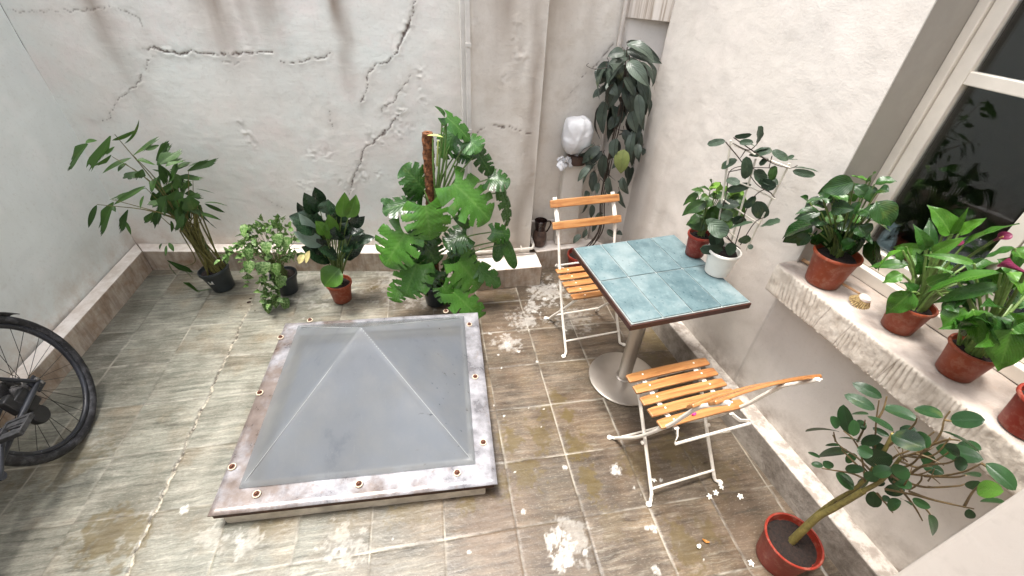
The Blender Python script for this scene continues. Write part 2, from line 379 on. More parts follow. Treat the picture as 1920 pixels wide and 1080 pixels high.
# lintel in the corner and the shallow sunken panel below it
mb = MB(); A = Vector((1.156, 2.789, 0)); Bp = RW(-1.527, .002, 0)
mb.prism([(A.x, A.y), (Bp.x, Bp.y), (1.6, 2.62), (1.6, 3.0), (1.156, 3.0)], 1.642, 3.1)
M_STREAK = SH('streaked_lintel'); _o = M_STREAK.obj(); _n = M_STREAK.noise(M_STREAK.mapv(_o, (40, 40, 1.2)), 1.2, 4, .6)
M_STREAK = M_STREAK.done(M_STREAK.bsdf(M_STREAK.ramp(_n, [(.36, lin(160,146,132)), (.46, lin(200,190,180)), (.6, lin(216,208,200))]), .85, normal=M_STREAK.bump(_n, .4, .006)))
lt = mb.build('lintel', M_STREAK, None, smooth=False); tag(lt, 'streaky plaster lintel block high in the right corner above the tall dark plant', 'lintel')
mb = MB()
p = [Vector((1.16, 2.80, 1.642)), Vector((1.41, 2.665, 1.642)), Vector((1.157, 2.79, .95)), Vector((1.362, 2.60, .95)), Vector((1.157, 2.79, 0)), Vector((1.362, 2.60, 0))]
mb.add(p+[q+Vector((.1, .25, 0)) for q in p], [(0,2,3,1), (2,4,5,3), (6,7,9,8), (8,9,11,10), (0,1,7,6), (4,10,11,5), (0,6,8,2), (2,8,10,4), (1,3,9,7), (3,5,11,9)])
npn = mb.build('corner_panel', M_RIGHT, None, smooth=False); tag(npn, 'sunken beige wall panel in the right corner just under the streaky lintel', 'wall panel')
mb = MB(); mb.tube([(1.150, 2.765, .16), (1.150, 2.765, 3.0)], .012, n=10)
M_WPIPE = simple('painted_pipe', lin(206,198,190), .55, nscale=14, namt=.12)
pp = mb.build('drain_pipe', M_WPIPE); tag(pp, 'thin pale vertical pipe in the corner left of the sunken panel', 'pipe')

# near wall with the open window the photo was taken from: only its right jamb shows
nw = thing('near_wall', (.55, .126, 0), 'smooth beige edge of the near wall in the bottom right corner of the view', 'wall')
NW_X = .56; NW_Y = .128
def nbox(nm, a, b, bev=.004):
    m = MB(); m.box(a, b); o = m.build(nm, M_NEAR, nw, origin=nw.location, smooth=False, bevel=bev, bseg=3); return o
nbox('jamb', (NW_X, -.32, 1.0), (1.80, NW_Y, 2.5), .006)
nbox('apron', (-2.1, -.32, -.05), (1.80, NW_Y-.002, .997)); nbox('jamb', (-2.1, -.32, 1.0), (-.62, NW_Y, 2.5)); nbox('header', (-2.1, -.32, 2.503), (1.8, NW_Y-.002, 2.62))

# ---------------------------------------------------------------- kerbs
def kerbmat():
    s = SH('painted_kerb'); o = s.obj(); g = s.n('ShaderNodeNewGeometry').outputs['Normal']; nz = s.sep(g)[2]; x, y, z = s.sep(o)
    n = s.noise(o, 9, 6, .7); n2 = s.noise(s.mapv(o, (30, 30, 5)), 1, 4, .6)
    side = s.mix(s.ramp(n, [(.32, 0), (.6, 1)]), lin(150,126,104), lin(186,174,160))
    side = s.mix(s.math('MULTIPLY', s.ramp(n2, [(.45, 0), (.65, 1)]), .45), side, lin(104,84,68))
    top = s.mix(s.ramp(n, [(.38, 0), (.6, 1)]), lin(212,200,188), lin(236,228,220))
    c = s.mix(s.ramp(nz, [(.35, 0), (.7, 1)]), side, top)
    return s.done(s.bsdf(c, .7, normal=s.bump(s.noise(o, 50, 5, .7), .5, .006)))
M_KERB = kerbmat()
def kerbr():
    s = SH('grey_kerb'); o = s.obj(); g = s.n('ShaderNodeNewGeometry').outputs['Normal']; nz = s.sep(g)[2]
    n = s.noise(o, 12, 6, .7)
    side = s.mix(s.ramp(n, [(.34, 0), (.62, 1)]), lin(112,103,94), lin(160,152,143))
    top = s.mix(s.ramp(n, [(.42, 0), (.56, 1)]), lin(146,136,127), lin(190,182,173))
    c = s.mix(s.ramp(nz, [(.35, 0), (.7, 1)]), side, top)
    return s.done(s.bsdf(c, .65, normal=s.bump(s.noise(o, 40, 5, .7), .6, .008)))
M_KERBR = kerbr()
def kerb(pts, z, mat, label, name='kerb', cat='kerb'):
    m = MB(); m.prism(pts, -.03, z); o = m.build(name, mat, None, smooth=False, bevel=.009, bseg=3); tag(o, label, cat); return o
K = .163
ki = Vector((-2.014, 2.935, 0))
kerb([(-2.10, -.3), (-2.014, -.3), (ki.x, ki.y), (-2.103, 3.05)], K, M_KERB, 'pale topped low kerb along the foot of the left wall beside the bicycle')
e = Vector((.24, 2.655, 0)); eb = S0+BD*2.37
kerb([(ki.x+.001, ki.y+.002), (e.x, e.y), (eb.x, eb.y+.0), (-2.100, 3.052)], K-.002, M_KERB, 'long pale topped low kerb at the foot of the cracked back wall behind the pots')
kerb([(.242, 2.425), (.722, 2.437), (.718, 2.625), (.242, 2.622)], K, M_KERB, 'short jutting plinth at the foot of the pillar under the white pipe', 'plinth', 'plinth')
kerb([(.722, 2.632), (1.30, 2.69), (1.30, 2.785), (.70, 2.785)], K-.003, M_KERB, 'pale ledge in the recess carrying the dark jug', 'ledge', 'ledge')
a0 = RW(-1.52, .085, 0); a1 = RW(1.1, .085, 0); b0 = RW(-1.52, -.02, 0); b1 = RW(1.1, -.02, 0)
kerb([(a1.x, a1.y), (b1.x, b1.y), (b0.x, b0.y), (a0.x, a0.y)], K, M_KERBR, 'weathered grey kerb along the foot of the right wall under the table')

# ---------------------------------------------------------------- floor
TX0, TY0, TS = .2435, 1.093, .2955
fx = np.arange(-2.06, 1.62, .0058); fy = np.arange(-.35, 3.0, .0058)
X, Y = np.meshgrid(fx, fy, indexing='ij')
wx = (fbm(X*9, Y*9, 3)-.5)*.006; wy = (fbm(X*9+40, Y*9, 3)-.5)*.006
U = (X+wx-TX0)/TS; V = (Y+wy-TY0)/TS
du = np.abs(U-np.round(U))*TS; dv = np.abs(V-np.round(V))*TS
gd = np.minimum(du, dv*1.0); GW = .0035*(.6+.9*fbm(X*4, Y*4, 3))
gro = np.clip(1.3-gd/GW, 0, 1)
cl = [(TX0-5*TS+.004*math.sin(k*2.7), .3+.18*k) for k in range(13)]            # the broken joint on the left
dcr, tcr = segdist(X+(fbm(X*30, Y*30, 3)-.5)*.03, Y, cl); crk = np.clip(1.3-dcr/(.0055*(.35+1.5*fbm(Y*7, X*0, 3))), 0, 1)
ci = np.floor(U).astype(int); cj = np.floor(V).astype(int)
tilt = (_T[ci & 255, (cj+60) & 255]-.5)*.02*(U-ci-.5)*TS+(_T[(ci+9) & 255, (cj+20) & 255]-.5)*.02*(V-cj-.5)*TS
Zf = tilt - .0022*gro - .006*crk + (fbm(X*25, Y*60, 3)-.5)*.0014
SPL = np.zeros_like(X); WET = np.zeros_like(X)
Nf = fbm(X*26, Y*26, 5, .65); Nf2 = fbm(X*70+5, Y*70, 4, .65)
def blob(px, py, r, k=1.0, hard=3.2, sy=1.0):
    p = onz(px, py); d = np.hypot(X-p.x, (Y-p.y)*sy)/r
    return np.clip((1-d+(Nf-.5)*2.4*k+(Nf2-.5)*1.5)*hard, 0, 1)*(d < 2.2)
for px, py, r, k in ((1060,1022,.055,1.3),(1052,1050,.05,1.3),(1040,1010,.05,1.2),(1153,885,.034,1.6),(1190,915,.011,.8),(920,626,.02,1),(950,645,.035,1.3),(973,659,.012,.8),(1007,678,.010,.5),
    (1202,927,.016,1),(1059,876,.016,1),(981,960,.018,1),(1096,1035,.02,1),(1230,1068,.02,.6),(1020,767,.007,.5),(992,765,.006,.5),(1226,992,.018,1.5),(1212,989,.012,1),(1320,1050,.005,.3),(1015,800,.005,.4),
    (940,690,.006,.5),(926,760,.006,.5),(945,780,.007,.5),(1090,770,.004,.3),(935,665,.01,1),(965,885,.006,.4),(1110,700,.005,.4),(735,1010,.006,.4),(450,1010,.03,1.6),(640,1030,.04,1.8),(345,955,.02,1.6),(1060,620,.012,1),
    (1002,585,.02,1.4),(1020,560,.03,1.5),(1035,535,.03,1.6),(770,590,.01,1),(1240,900,.01,1.3),(1375,880,.006,1),(880,1035,.01,1),(900,905,.03,1.8),(860,920,.02,1.8)):
    b_ = blob(px, py, r*.78, k); SPL = np.maximum(SPL, b_*np.clip(.25+1.5*(fbm(X*110, Y*110, 3)-.18), 0, 1) if r > .015 else b_)
# haze of lime wash behind the back chair
for px, py, r, a in ((1025,545,.16,.6),(985,600,.10,.5),(1080,600,.12,.35),(950,640,.08,.5),(1000,575,.06,.7),(780,520,.3,.35),(600,540,.2,.3),(1075,1010,.08,.4),(650,1020,.09,.4),(455,1015,.06,.4),(385,1010,.05,.3)):
    SPL = np.maximum(SPL, a*np.clip(blob(px, py, r, 1.2, 2.2)-.1, 0, 1)*(.4+.9*Nf2))
for px, py, r, a, sy in ((955,825,.055,.9,.6),(1012,815,.05,.8,.5),(1045,745,.05,.7,.8),(1022,770,.05,.7,1),(1080,840,.06,.9,.7),(1110,905,.05,.9,.45),(985,890,.08,.8,.8),(935,905,.07,.8,1),(1065,780,.035,.9,1),
    (1250,690,.16,.7,1),(1230,640,.14,.6,1),(1290,1030,.07,.7,.7),(1330,1000,.05,.6,.8),(200,1010,.12,.7,1),(250,1010,.07,.7,.7),(120,860,.16,.45,1),(600,530,.14,.3,1.5),(650,985,.07,.5,1),(700,540,.05,.7,1),(610,555,.04,.6,1),
    (1200,870,.1,.5,1),(1260,840,.1,.6,1),(1340,880,.12,.4,1),(940,560,.1,.6,1.4),(760,965,.1,.6,2),(500,990,.09,.5,2),(880,950,.06,.8,1.5),(1150,985,.07,.35,1)):
    WET = np.maximum(WET, a*blob(px, py, r, .9, 2.6, sy))
vs = np.stack([X, Y, Zf], -1).reshape(-1, 3); n0, n1 = X.shape; idx = np.arange(n0*n1).reshape(n0, n1)
q = np.stack([idx[:-1,:-1], idx[1:,:-1], idx[1:,1:], idx[:-1,1:]], -1).reshape(-1, 4)
me = bpy.data.meshes.new('paving'); me.vertices.add(len(vs)); me.vertices.foreach_set('co', vs.astype(np.float32).ravel())
me.loops.add(len(q)*4); me.loops.foreach_set('vertex_index', q.astype(np.int32).ravel()); me.polygons.add(len(q))
me.polygons.foreach_set('loop_start', np.arange(0, len(q)*4, 4, dtype=np.int32)); me.update(calc_edges=True)
me.polygons.foreach_set('use_smooth', np.ones(len(q), bool))
for nm, A in (('gro', gro), ('crk', crk), ('spl', SPL), ('wet', WET)):
    at = me.attributes.new(nm, 'FLOAT', 'POINT'); at.data.foreach_set('value', A.astype(np.float32).ravel())
s = SH('slate_tiles'); o = s.obj(); x, y, z = s.sep(o)
iu = s.math('FLOOR', s.math('DIVIDE', s.math('SUBTRACT', x, TX0), TS)); iv = s.math('FLOOR', s.math('DIVIDE', s.math('SUBTRACT', y, TY0), TS))
wnode = s.n('ShaderNodeTexWhiteNoise', {'Vector': s.comb(iu, iv, 0)}, noise_dimensions='3D'); rnd = wnode.outputs['Value']; rc = wnode.outputs['Color']
r1, r2, r3 = s.sep(rc)
pv = s.vadd(o, s.comb(s.math('MULTIPLY', r1, 13), s.math('MULTIPLY', r2, 17), 0))
warp = s.noise(pv, 9, 4, .55, col=True)
pw = s.vadd(pv, s.mapv(warp, (.07, .035, 0)))
stv = s.mapv(pw, (4.5, 52, 1)); stn = s.noise(stv, 1.0, 8, .66, .5); st2 = s.noise(s.mapv(pw, (9, 80, 1)), 1.0, 4, .6)
cloud = s.noise(pv, 5.5, 5, .6); cloud2 = s.noise(s.vadd(pv, (5, 9, 0)), 4, 4, .6)
mixn = s.math('ADD', s.math('MULTIPLY', stn, .6), s.math('MULTIPLY', cloud, .4))
cool = s.ramp(mixn, [(.36, lin(94,95,86)), (.45, lin(138,139,127)), (.54, lin(168,167,154)), (.66, lin(208,204,190))])
warm = s.ramp(mixn, [(.36, lin(62,50,41)), (.45, lin(97,82,68)), (.54, lin(124,108,92)), (.66, lin(164,146,127))])
# the yard is paler and greener to the left, browner and dirtier to the right
side = s.math('ADD', x, s.math('MULTIPLY_ADD', s.noise(o, 1.6, 4, .6), 1.6, -.8))
c = s.mix(s.ramp(s.math('MULTIPLY_ADD', side, .5, .55), [(.15, 0), (.6, 1)]), cool, warm)
c = s.mix(s.math('MULTIPLY', s.ramp(s.math('ADD', s.math('MULTIPLY', cloud2, .85), s.math('MULTIPLY', r3, .15)), [(.52, 0), (.68, 1)]), .42), c, s.mix(stn, lin(112,84,54), lin(190,164,126)))
c = s.mix(s.math('MULTIPLY', s.ramp(st2, [(.5, 0), (.7, 1)]), .4), c, s.mix(r1, lin(92,90,80), lin(206,200,184)))
br = s.math('MULTIPLY_ADD', rnd, .3, .85); c = s.mix(1.0, c, s.comb(br, br, br), 'MULTIPLY')
grime = s.ramp(s.noise(o, 3.2, 6, .7), [(.46, 0), (.68, 1)])
c = s.mix(s.math('MULTIPLY', grime, .55), c, lin(84,74,58))
c = s.mix(1.0, c, (.52, .52, .51), 'MULTIPLY')
fsn = s.noise(s.mapv(o, (60, 190, 1)), 1, 4, .7); c = s.mix(s.math('MULTIPLY', s.ramp(fsn, [(.34, 1), (.48, 0)]), .45), c, lin(74,68,58)); c = s.mix(s.math('MULTIPLY', s.ramp(fsn, [(.56, 0), (.7, 1)]), .35), c, lin(176,170,156))
rb_ = s.math('MULTIPLY', s.ramp(s.noise(s.vadd(o, (11, 4, 0)), 2.1, 5, .7), [(.46, 0), (.62, 1)]), s.ramp(s.math('MULTIPLY_ADD', side, .5, .5), [(.1, .25), (.6, 1)])); c = s.mix(s.math('MULTIPLY', rb_, .26), c, lin(112,88,68))
sp = s.ramp(s.noise(o, 120, 3, .6), [(.62, 0), (.7, 1)]); c = s.mix(s.math('MULTIPLY', sp, .25), c, lin(70,62,54))
wet = s.attr('wet'); c = s.mix(s.math('MULTIPLY', wet, .9), c, s.mix(s.noise(o, 14, 4, .6), lin(58,46,28), lin(104,90,54)))
gro_a = s.attr('gro'); gcol = s.mix(s.ramp(s.noise(o, 2.3, 4, .7), [(.44, 0), (.56, 1)]), lin(62,55,47), lin(172,166,153))
c = s.mix(s.math('MULTIPLY', gro_a, .62), c, gcol)
crka = s.attr('crk'); c = s.mix(crka, c, s.mix(s.ramp(s.noise(o, 40, 3, .6), [(.42, 0), (.58, 1)]), lin(64,58,50), lin(168,160,144)))
spa = s.attr('spl'); c = s.mix(s.math('MULTIPLY', spa, .62), c, lin(212,210,204))
rough = s.math('SUBTRACT', s.math('MULTIPLY_ADD', cloud, .4, .22), s.math('MULTIPLY', wet, .12)); rough = s.math('ADD', rough, s.math('MULTIPLY', spa, .2))
b = s.bump(s.math('ADD', s.math('MULTIPLY', stn, .7), s.math('MULTIPLY', s.noise(o, 90, 4, .6), .5)), .35, .004)
me.materials.append(s.done(s.bsdf(c, rough, spec=.45, normal=b)))
flo = bpy.data.objects.new('paving', me); COL.objects.link(flo); tag(flo, 'weathered slate look floor tiles with pale joints and white paint splashes', 'paving', kind='structure')
mb = MB(); mb.box((-6, -6, -.3), (6, 6, -.06)); gd_ = mb.build('ground', simple('earth', lin(120,110,100), .9), smooth=False); tag(gd_, 'bare ground below the paved yard', 'ground', kind='structure')

# ================================================================== WINDOW (part of the right wall)
M_FRAME = simple('window_paint', lin(222,214,202), .4, nscale=9, namt=.06, bump=.08)
def glass():
    s = SH('window_glass'); g = s.n('ShaderNodeBsdfPrincipled', {'Base Color': (.9, .95, .95, 1), 'Roughness': .02, 'IOR': 1.52, 'Transmission Weight': 1.0}).outputs[0]
    return s.done(g)
def frameM(): return Matrix((( RD.x, RN.x, 0, RC.x), (RD.y, RN.y, 0, RC.y), (0, 0, 1, 0), (0, 0, 0, 1)))
FM = frameM()
def wbox(m, t0, t1, o0, o1, z0, z1): m.box((t0, o0, z0), (t1, o1, z1), FM)
win = MB(); WB = 1.035
# fixed outer frame, recessed in the reveal
wbox(win, OT0+.003, OT0+.036, -.215, -.165, .95, 2.5); wbox(win, OT1-.036, OT1-.003, -.215, -.165, .95, 2.5)
wbox(win, OT0+.003, OT1-.003, -.215, -.150, .925, .975); wbox(win, OT0+.036, OT1-.036, -.215, -.165, 2.47, 2.53)
wo_ = win.build('window', M_FRAME, rwl, origin=rwl.location, smooth=False, bevel=.004)
tm = .275
def sash(t0, t1):
    f = MB(); w_ = .046
    wbox(f, t0, t0+w_, -.212, -.178, .977, 2.468); wbox(f, t1-w_, t1, -.212, -.178, .977, 2.468)
    wbox(f, t0+w_, t1-w_, -.212, -.178, .977, 1.046); wbox(f, t0+w_, t1-w_, -.212, -.178, 2.42, 2.468)
    wbox(f, t0+w_, t1-w_, -.210, -.180, 1.634, 1.672)
    f.build('sash', M_FRAME, wo_, smooth=False, bevel=.003, origin=rwl.location).location = (0, 0, 0)
    g = MB(); wbox(g, t0+w_-.004, t1-w_+.004, -.200, -.196, 1.044, 1.636); wbox(g, t0+w_-.004, t1-w_+.004, -.200, -.196, 1.670, 2.424)
    g.build('pane', M_GLASS, wo_, smooth=False, origin=rwl.location).location = (0, 0, 0)
M_GLASS = glass()
sash(OT0+.038, tm+.012); sash(tm+.016, OT1-.038)
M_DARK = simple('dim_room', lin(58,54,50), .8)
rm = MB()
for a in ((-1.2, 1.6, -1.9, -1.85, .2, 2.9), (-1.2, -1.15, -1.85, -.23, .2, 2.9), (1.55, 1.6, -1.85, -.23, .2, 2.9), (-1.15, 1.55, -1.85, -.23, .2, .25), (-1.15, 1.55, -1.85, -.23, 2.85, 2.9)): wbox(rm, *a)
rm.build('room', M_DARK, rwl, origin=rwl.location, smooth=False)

# sill: thick slab with a combed front, runs into the reveal
def sillmat():
    s = SH('sill_stone'); o = s.obj(); g = s.n('ShaderNodeNewGeometry').outputs['Normal']; nz = s.sep(g)[2]
    n = s.noise(o, 16, 6, .7); n2 = s.noise(o, 5, 4, .6)
    top = s.mix(s.ramp(n2, [(.38, 0), (.62, 1)]), lin(150,138,129), lin(178,167,158)); top = s.mix(s.math('MULTIPLY', s.ramp(n, [(.5, 0), (.75, 1)]), .6), top, lin(150,130,116))
    fr = s.mix(s.ramp(n, [(.36, 0), (.62, 1)]), lin(178,167,154), lin(204,195,183))
    c = s.mix(s.ramp(nz, [(.5, 0), (.85, 1)]), fr, top); ck = s.attr('crack'); c = s.mix(s.math('MULTIPLY', ck, .75), c, lin(98,82,70))
    return s.done(s.bsdf(c, .75, normal=s.bump(s.noise(o, 60, 5, .7), .5, .005)))
SO = .09; T0 = OT0-.012; T1 = OT1+.02; SZ0, SZ1 = .782, .920
nt = 820; tt = np.linspace(T0, T1, nt); prof = [(-.02, SZ0), (SO-.010, SZ0), (SO-.001, SZ0+.006)]+[(SO, SZ0+.012+(SZ1-SZ0-.024)*i/14) for i in range(15)]+[(SO-.003, SZ1-.005), (SO-.010, SZ1), (.05, SZ1+.001), (.0, SZ1+.003), (-.05, SZ1+.004), (-.148, SZ1+.006)]
prof = np.array(prof); nP = len(prof); Tg = np.repeat(tt[:, None], nP, 1); Og = np.repeat(prof[None, :, 0], nt, 0); Zg = np.repeat(prof[None, :, 1], nt, 0)
face = np.zeros(nP); face[3:18] = 1; face[4:17] = 1
ph = (Tg+(Zg-SZ0)*.10+(fbm(Tg*30, Zg*8, 3)-.5)*.014+(fbm(Tg*7, Zg*2, 2)-.5)*.05)/.0165
gr = np.exp(-((ph-np.round(ph))/(.10+.16*fbm(Tg*20, Zg*3, 2)))**2)*np.clip(fbm(Tg*11+3, Zg*16, 4)*4-1.5, 0, 1)*face[None, :]
Og = Og-.0034*gr+(fbm(Tg*40, Zg*40+Og*40, 4)-.5)*.006; Zg = Zg+(fbm(Tg*25, Og*25, 3)-.5)*.003*(1-face[None, :])
CKs = gr*(.2+.6*fbm(Tg*6, Zg*10, 3))
for tb in (.06, .155, .33): CKs = np.maximum(CKs, np.exp(-((Tg-tb-(Zg-SZ0)*.12+(fbm(Zg*30, Tg*0+tb, 2)-.5)*.006)/.0016)**2)*face[None, :]*.9)
CKs = np.maximum(CKs, np.exp(-((Zg-SZ1+.004)/.004)**2)*np.clip(fbm(Tg*25, Zg*0, 4)*2.4-.9, 0, 1)*face[None, :])
P = np.array(RC)[None, None]+Tg[..., None]*np.array(RD)+Og[..., None]*np.array(RN)+Zg[..., None]*np.array((0, 0, 1))
idx = np.arange(nt*nP).reshape(nt, nP); q = np.stack([idx[:-1, :-1], idx[:-1, 1:], idx[1:, 1:], idx[1:, :-1]], -1).reshape(-1, 4)[:, ::-1]
me = bpy.data.meshes.new('window_sill'); me.from_pydata((P.reshape(-1, 3)-np.array(rwl.location)).tolist(), [], q.tolist()+[list(idx[0, :]), list(idx[-1, ::-1]), ]); me.update()
at = me.attributes.new('crack', 'FLOAT', 'POINT'); at.data.foreach_set('value', CKs.astype(np.float32).ravel())
me.polygons.foreach_set('use_smooth', [True]*len(me.polygons)); me.set_sharp_from_angle(angle=radians(50)); me.materials.append(sillmat())
sill = bpy.data.objects.new('window_sill', me); COL.objects.link(sill); sill.parent = rwl
bm = bmesh.new(); bm.from_mesh(me); bmesh.ops.recalc_face_normals(bm, faces=bm.faces); bm.to_mesh(me); bm.free()
SILL = SZ1+.003

# ================================================================== SKYLIGHT
SKX = Vector((1.096, -.040, 0)).normalized(); SKY = Vector((.040, 1.096, 0)).normalized(); SKC = Vector((-.371, 1.534, 0))
SKM = Matrix(((SKX.x, SKY.x, 0, SKC.x), (SKX.y, SKY.y, 0, SKC.y), (0, 0, 1, 0), (0, 0, 0, 1)))
sk = thing('skylight', SKC, 'grey plastic pyramid skylight with a stained screwed down rim in the middle of the floor', 'skylight')
hx, hy, FZ = .575, .566, .104
def skadd(m, name, mat, **k): return m.build(name, mat, sk, origin=SKC, **k)
m = MB()
m.box((-hx+.035, -hy+.012, -.02), (hx-.05, -hy+.09, .064), SKM); m.box((-hx+.035, hy-.09, -.02), (hx-.05, hy-.03, .064), SKM); m.box((-hx+.035, -hy+.09, -.02), (-hx+.095, hy-.09, .064), SKM); m.box((hx-.11, -hy+.09, -.02), (hx-.05, hy-.09, .064), SKM)
skadd(m, 'curb', simple('curb_paint', lin(206,200,188), .7, nscale=14, namt=.2, bump=.4), smooth=False, bevel=.006)
m = MB()
m.box((-hx+.012, -hy+.004, .0642), (hx-.014, -hy+.10, .0905), SKM); m.box((-hx+.012, hy-.10, .0642), (hx-.014, hy-.012, .0905), SKM); m.box((-hx+.012, -hy+.10, .0642), (-hx+.10, hy-.10, .0905), SKM); m.box((hx-.10, -hy+.10, .0642), (hx-.014, hy-.10, .0905), SKM)
skadd(m, 'gasket', simple('rusty_batten', lin(70,48,38), .8, nscale=20, namt=.3, bump=.5), smooth=False)
# rim sheet: wavy flange with a rolled down lip
N = 90; us = np.linspace(-1, 1, N)
Ux, Vy = np.meshgrid(us*hx, us*hy, indexing='ij'); edge = np.maximum(np.abs(Ux)/hx, np.abs(Vy)/hy)
Zr = FZ+(fbm(Ux*6+9, Vy*6, 3)-.5)*.006-.010*np.clip((edge-.975)/.025, 0, 1)**2
vs = np.stack([Ux, Vy, Zr], -1).reshape(-1, 3); idx = np.arange(N*N).reshape(N, N); q = np.stack([idx[:-1,:-1], idx[1:,:-1], idx[1:,1:], idx[:-1,1:]], -1).reshape(-1, 4)
inner = (np.abs(vs[q[:, 0], 0]) < .46) & (np.abs(vs[q[:, 2], 0]) < .46) & (np.abs(vs[q[:, 0], 1]) < .45) & (np.abs(vs[q[:, 2], 1]) < .45)
m = MB(); m.add([SKM @ Vector(p) for p in vs.tolist()], q[~inner].tolist())
ring = list(idx[:, 0])+list(idx[-1, 1:])+list(idx[::-1, -1][1:])+list(idx[0, ::-1][1:-1]); n_ = len(ring)
m.add([SKM @ Vector(vs[i]) for i in ring]+[SKM @ Vector((vs[i][0], vs[i][1], .091)) for i in ring], [((i+1)%n_, i, i+n_, (i+1)%n_+n_) for i in range(n_)])
s = SH('stained_rim'); o = s.obj(); n1_ = s.noise(o, 4.5, 6, .65); n2_ = s.noise(s.vadd(o, (4, 2, 0)), 9, 6, .7); x_, y_, z_ = s.sep(o)
c = s.mix(s.ramp(n2_, [(.35, 0), (.65, 1)]), lin(100,99,103), lin(158,157,162))
rf = s.math('ADD', n1_, s.math('MULTIPLY', s.math('ADD', s.math('MULTIPLY', x_, -.28), s.math('MULTIPLY', y_, -.10)), 1.0))
c = s.mix(s.math('MULTIPLY', s.ramp(rf, [(.52, 0), (.68, 1)]), .8), c, s.mix(n2_, lin(66,50,42), lin(116,100,88)))
c = s.mix(s.math('MULTIPLY', s.ramp(s.noise(o, 30, 5, .7), [(.56, 0), (.7, 1)]), .5), c, lin(110,92,82))
M_RIM = s.done(s.bsdf(c, s.math('MULTIPLY_ADD', n2_, .4, .12), .25, .6, s.bump(n1_, .25, .01)))
skadd(m, 'rim', M_RIM)
# pyramid: shallow upstand, rounded foot, four faces with softly rounded hips
gx0, gx1, gy0, gy1 = -.488, .487, -.470, .520; gc = ((gx0+gx1)/2, (gy0+gy1)/2); AP = .39
N = 121; gu = np.linspace(-1, 1, N); A_, B_ = np.meshgrid(gu, gu, indexing='ij'); e_ = np.maximum(np.abs(A_), np.abs(B_)); e2 = (np.abs(A_)**22+np.abs(B_)**22)**(1/22)
e2 = np.clip(e2, 0, 1.03)
hgt = AP*(1-e2/.972); Zp = np.where(e_ < .972, np.maximum(hgt, 0)+.014, 0); Zp = np.where(e_ >= .972, .014*np.clip((1-e_)/.028, 0, 1)**.5, Zp)
Xp = gc[0]+A_*(gx1-gx0)/2; Yp = gc[1]+B_*(gy1-gy0)/2
vs = np.stack([Xp, Yp, Zp+FZ+.005], -1).reshape(-1, 3); idx = np.arange(N*N).reshape(N, N); q = np.stack([idx[:-1,:-1], idx[1:,:-1], idx[1:,1:], idx[:-1,1:]], -1).reshape(-1, 4)
m = MB(); m.add([SKM @ Vector(p) for p in vs.tolist()], q.tolist())
s = SH('grey_acrylic'); o = s.obj(); n1_ = s.noise(o, 3, 5, .6); n3 = s.noise(s.mapv(o, (70, 14, 14)), 1, 4, .65); sp_ = s.noise(o, 150, 2, .5)
c = s.mix(s.ramp(n1_, [(.35, 0), (.65, 1)]), lin(146,149,152), lin(162,165,166)); c = s.mix(s.math('MULTIPLY', s.ramp(n3, [(.62, 0), (.75, 1)]), .18), c, lin(196,198,196))
dz_ = s.noise(s.mapv(o, (5, 5, 2)), 1.0, 6, .7); c = s.mix(s.math('MULTIPLY', s.ramp(dz_, [(.46, 0), (.66, 1)]), .4), c, lin(180,178,170)); c = s.mix(s.math('MULTIPLY', s.ramp(dz_, [(.30, 1), (.42, 0)]), .45), c, lin(96,102,110))
c = s.mix(s.math('MULTIPLY', s.ramp(sp_, [(.70, 0), (.76, 1)]), .6), c, lin(188,188,184))
bird = s.math('MULTIPLY', s.ramp(s.noise(s.mapv(o, (14, 34, 34)), 1, 3, .7), [(.66, 0), (.70, 1)]), s.ramp(s.sep(o)[0], [(.2, 0), (.28, 1)])); c = s.mix(s.math('MULTIPLY', bird, .7), c, lin(96,84,48))
pr_ = s.bsdf(c, s.math('MULTIPLY_ADD', n1_, .14, .06), 0, .9, s.bump(s.noise(o, 2.2, 2, .5), .10, .03), **{'IOR': 1.6})
tp_ = s.n('ShaderNodeBsdfTransparent', {'Color': lin(206,212,216)}).outputs[0]; tl_ = s.n('ShaderNodeBsdfTranslucent', {'Color': lin(176,180,184)}).outputs[0]
mx_ = s.n('ShaderNodeMixShader', {0: .30, 1: pr_, 2: tl_}).outputs[0]
M_ACR = s.done(s.n('ShaderNodeMixShader', {0: s.math('MULTIPLY_ADD', n1_, .30, .34), 1: mx_, 2: tp_}).outputs[0])
skadd(m, 'dome', M_ACR)
m2 = MB(); m2.box((-.50, -.50, .012), (.50, .50, .03), SKM); skadd(m2, 'lower_pane', simple('blue_grey_pane', lin(78,92,114), .25, nscale=5, namt=.25), smooth=False)
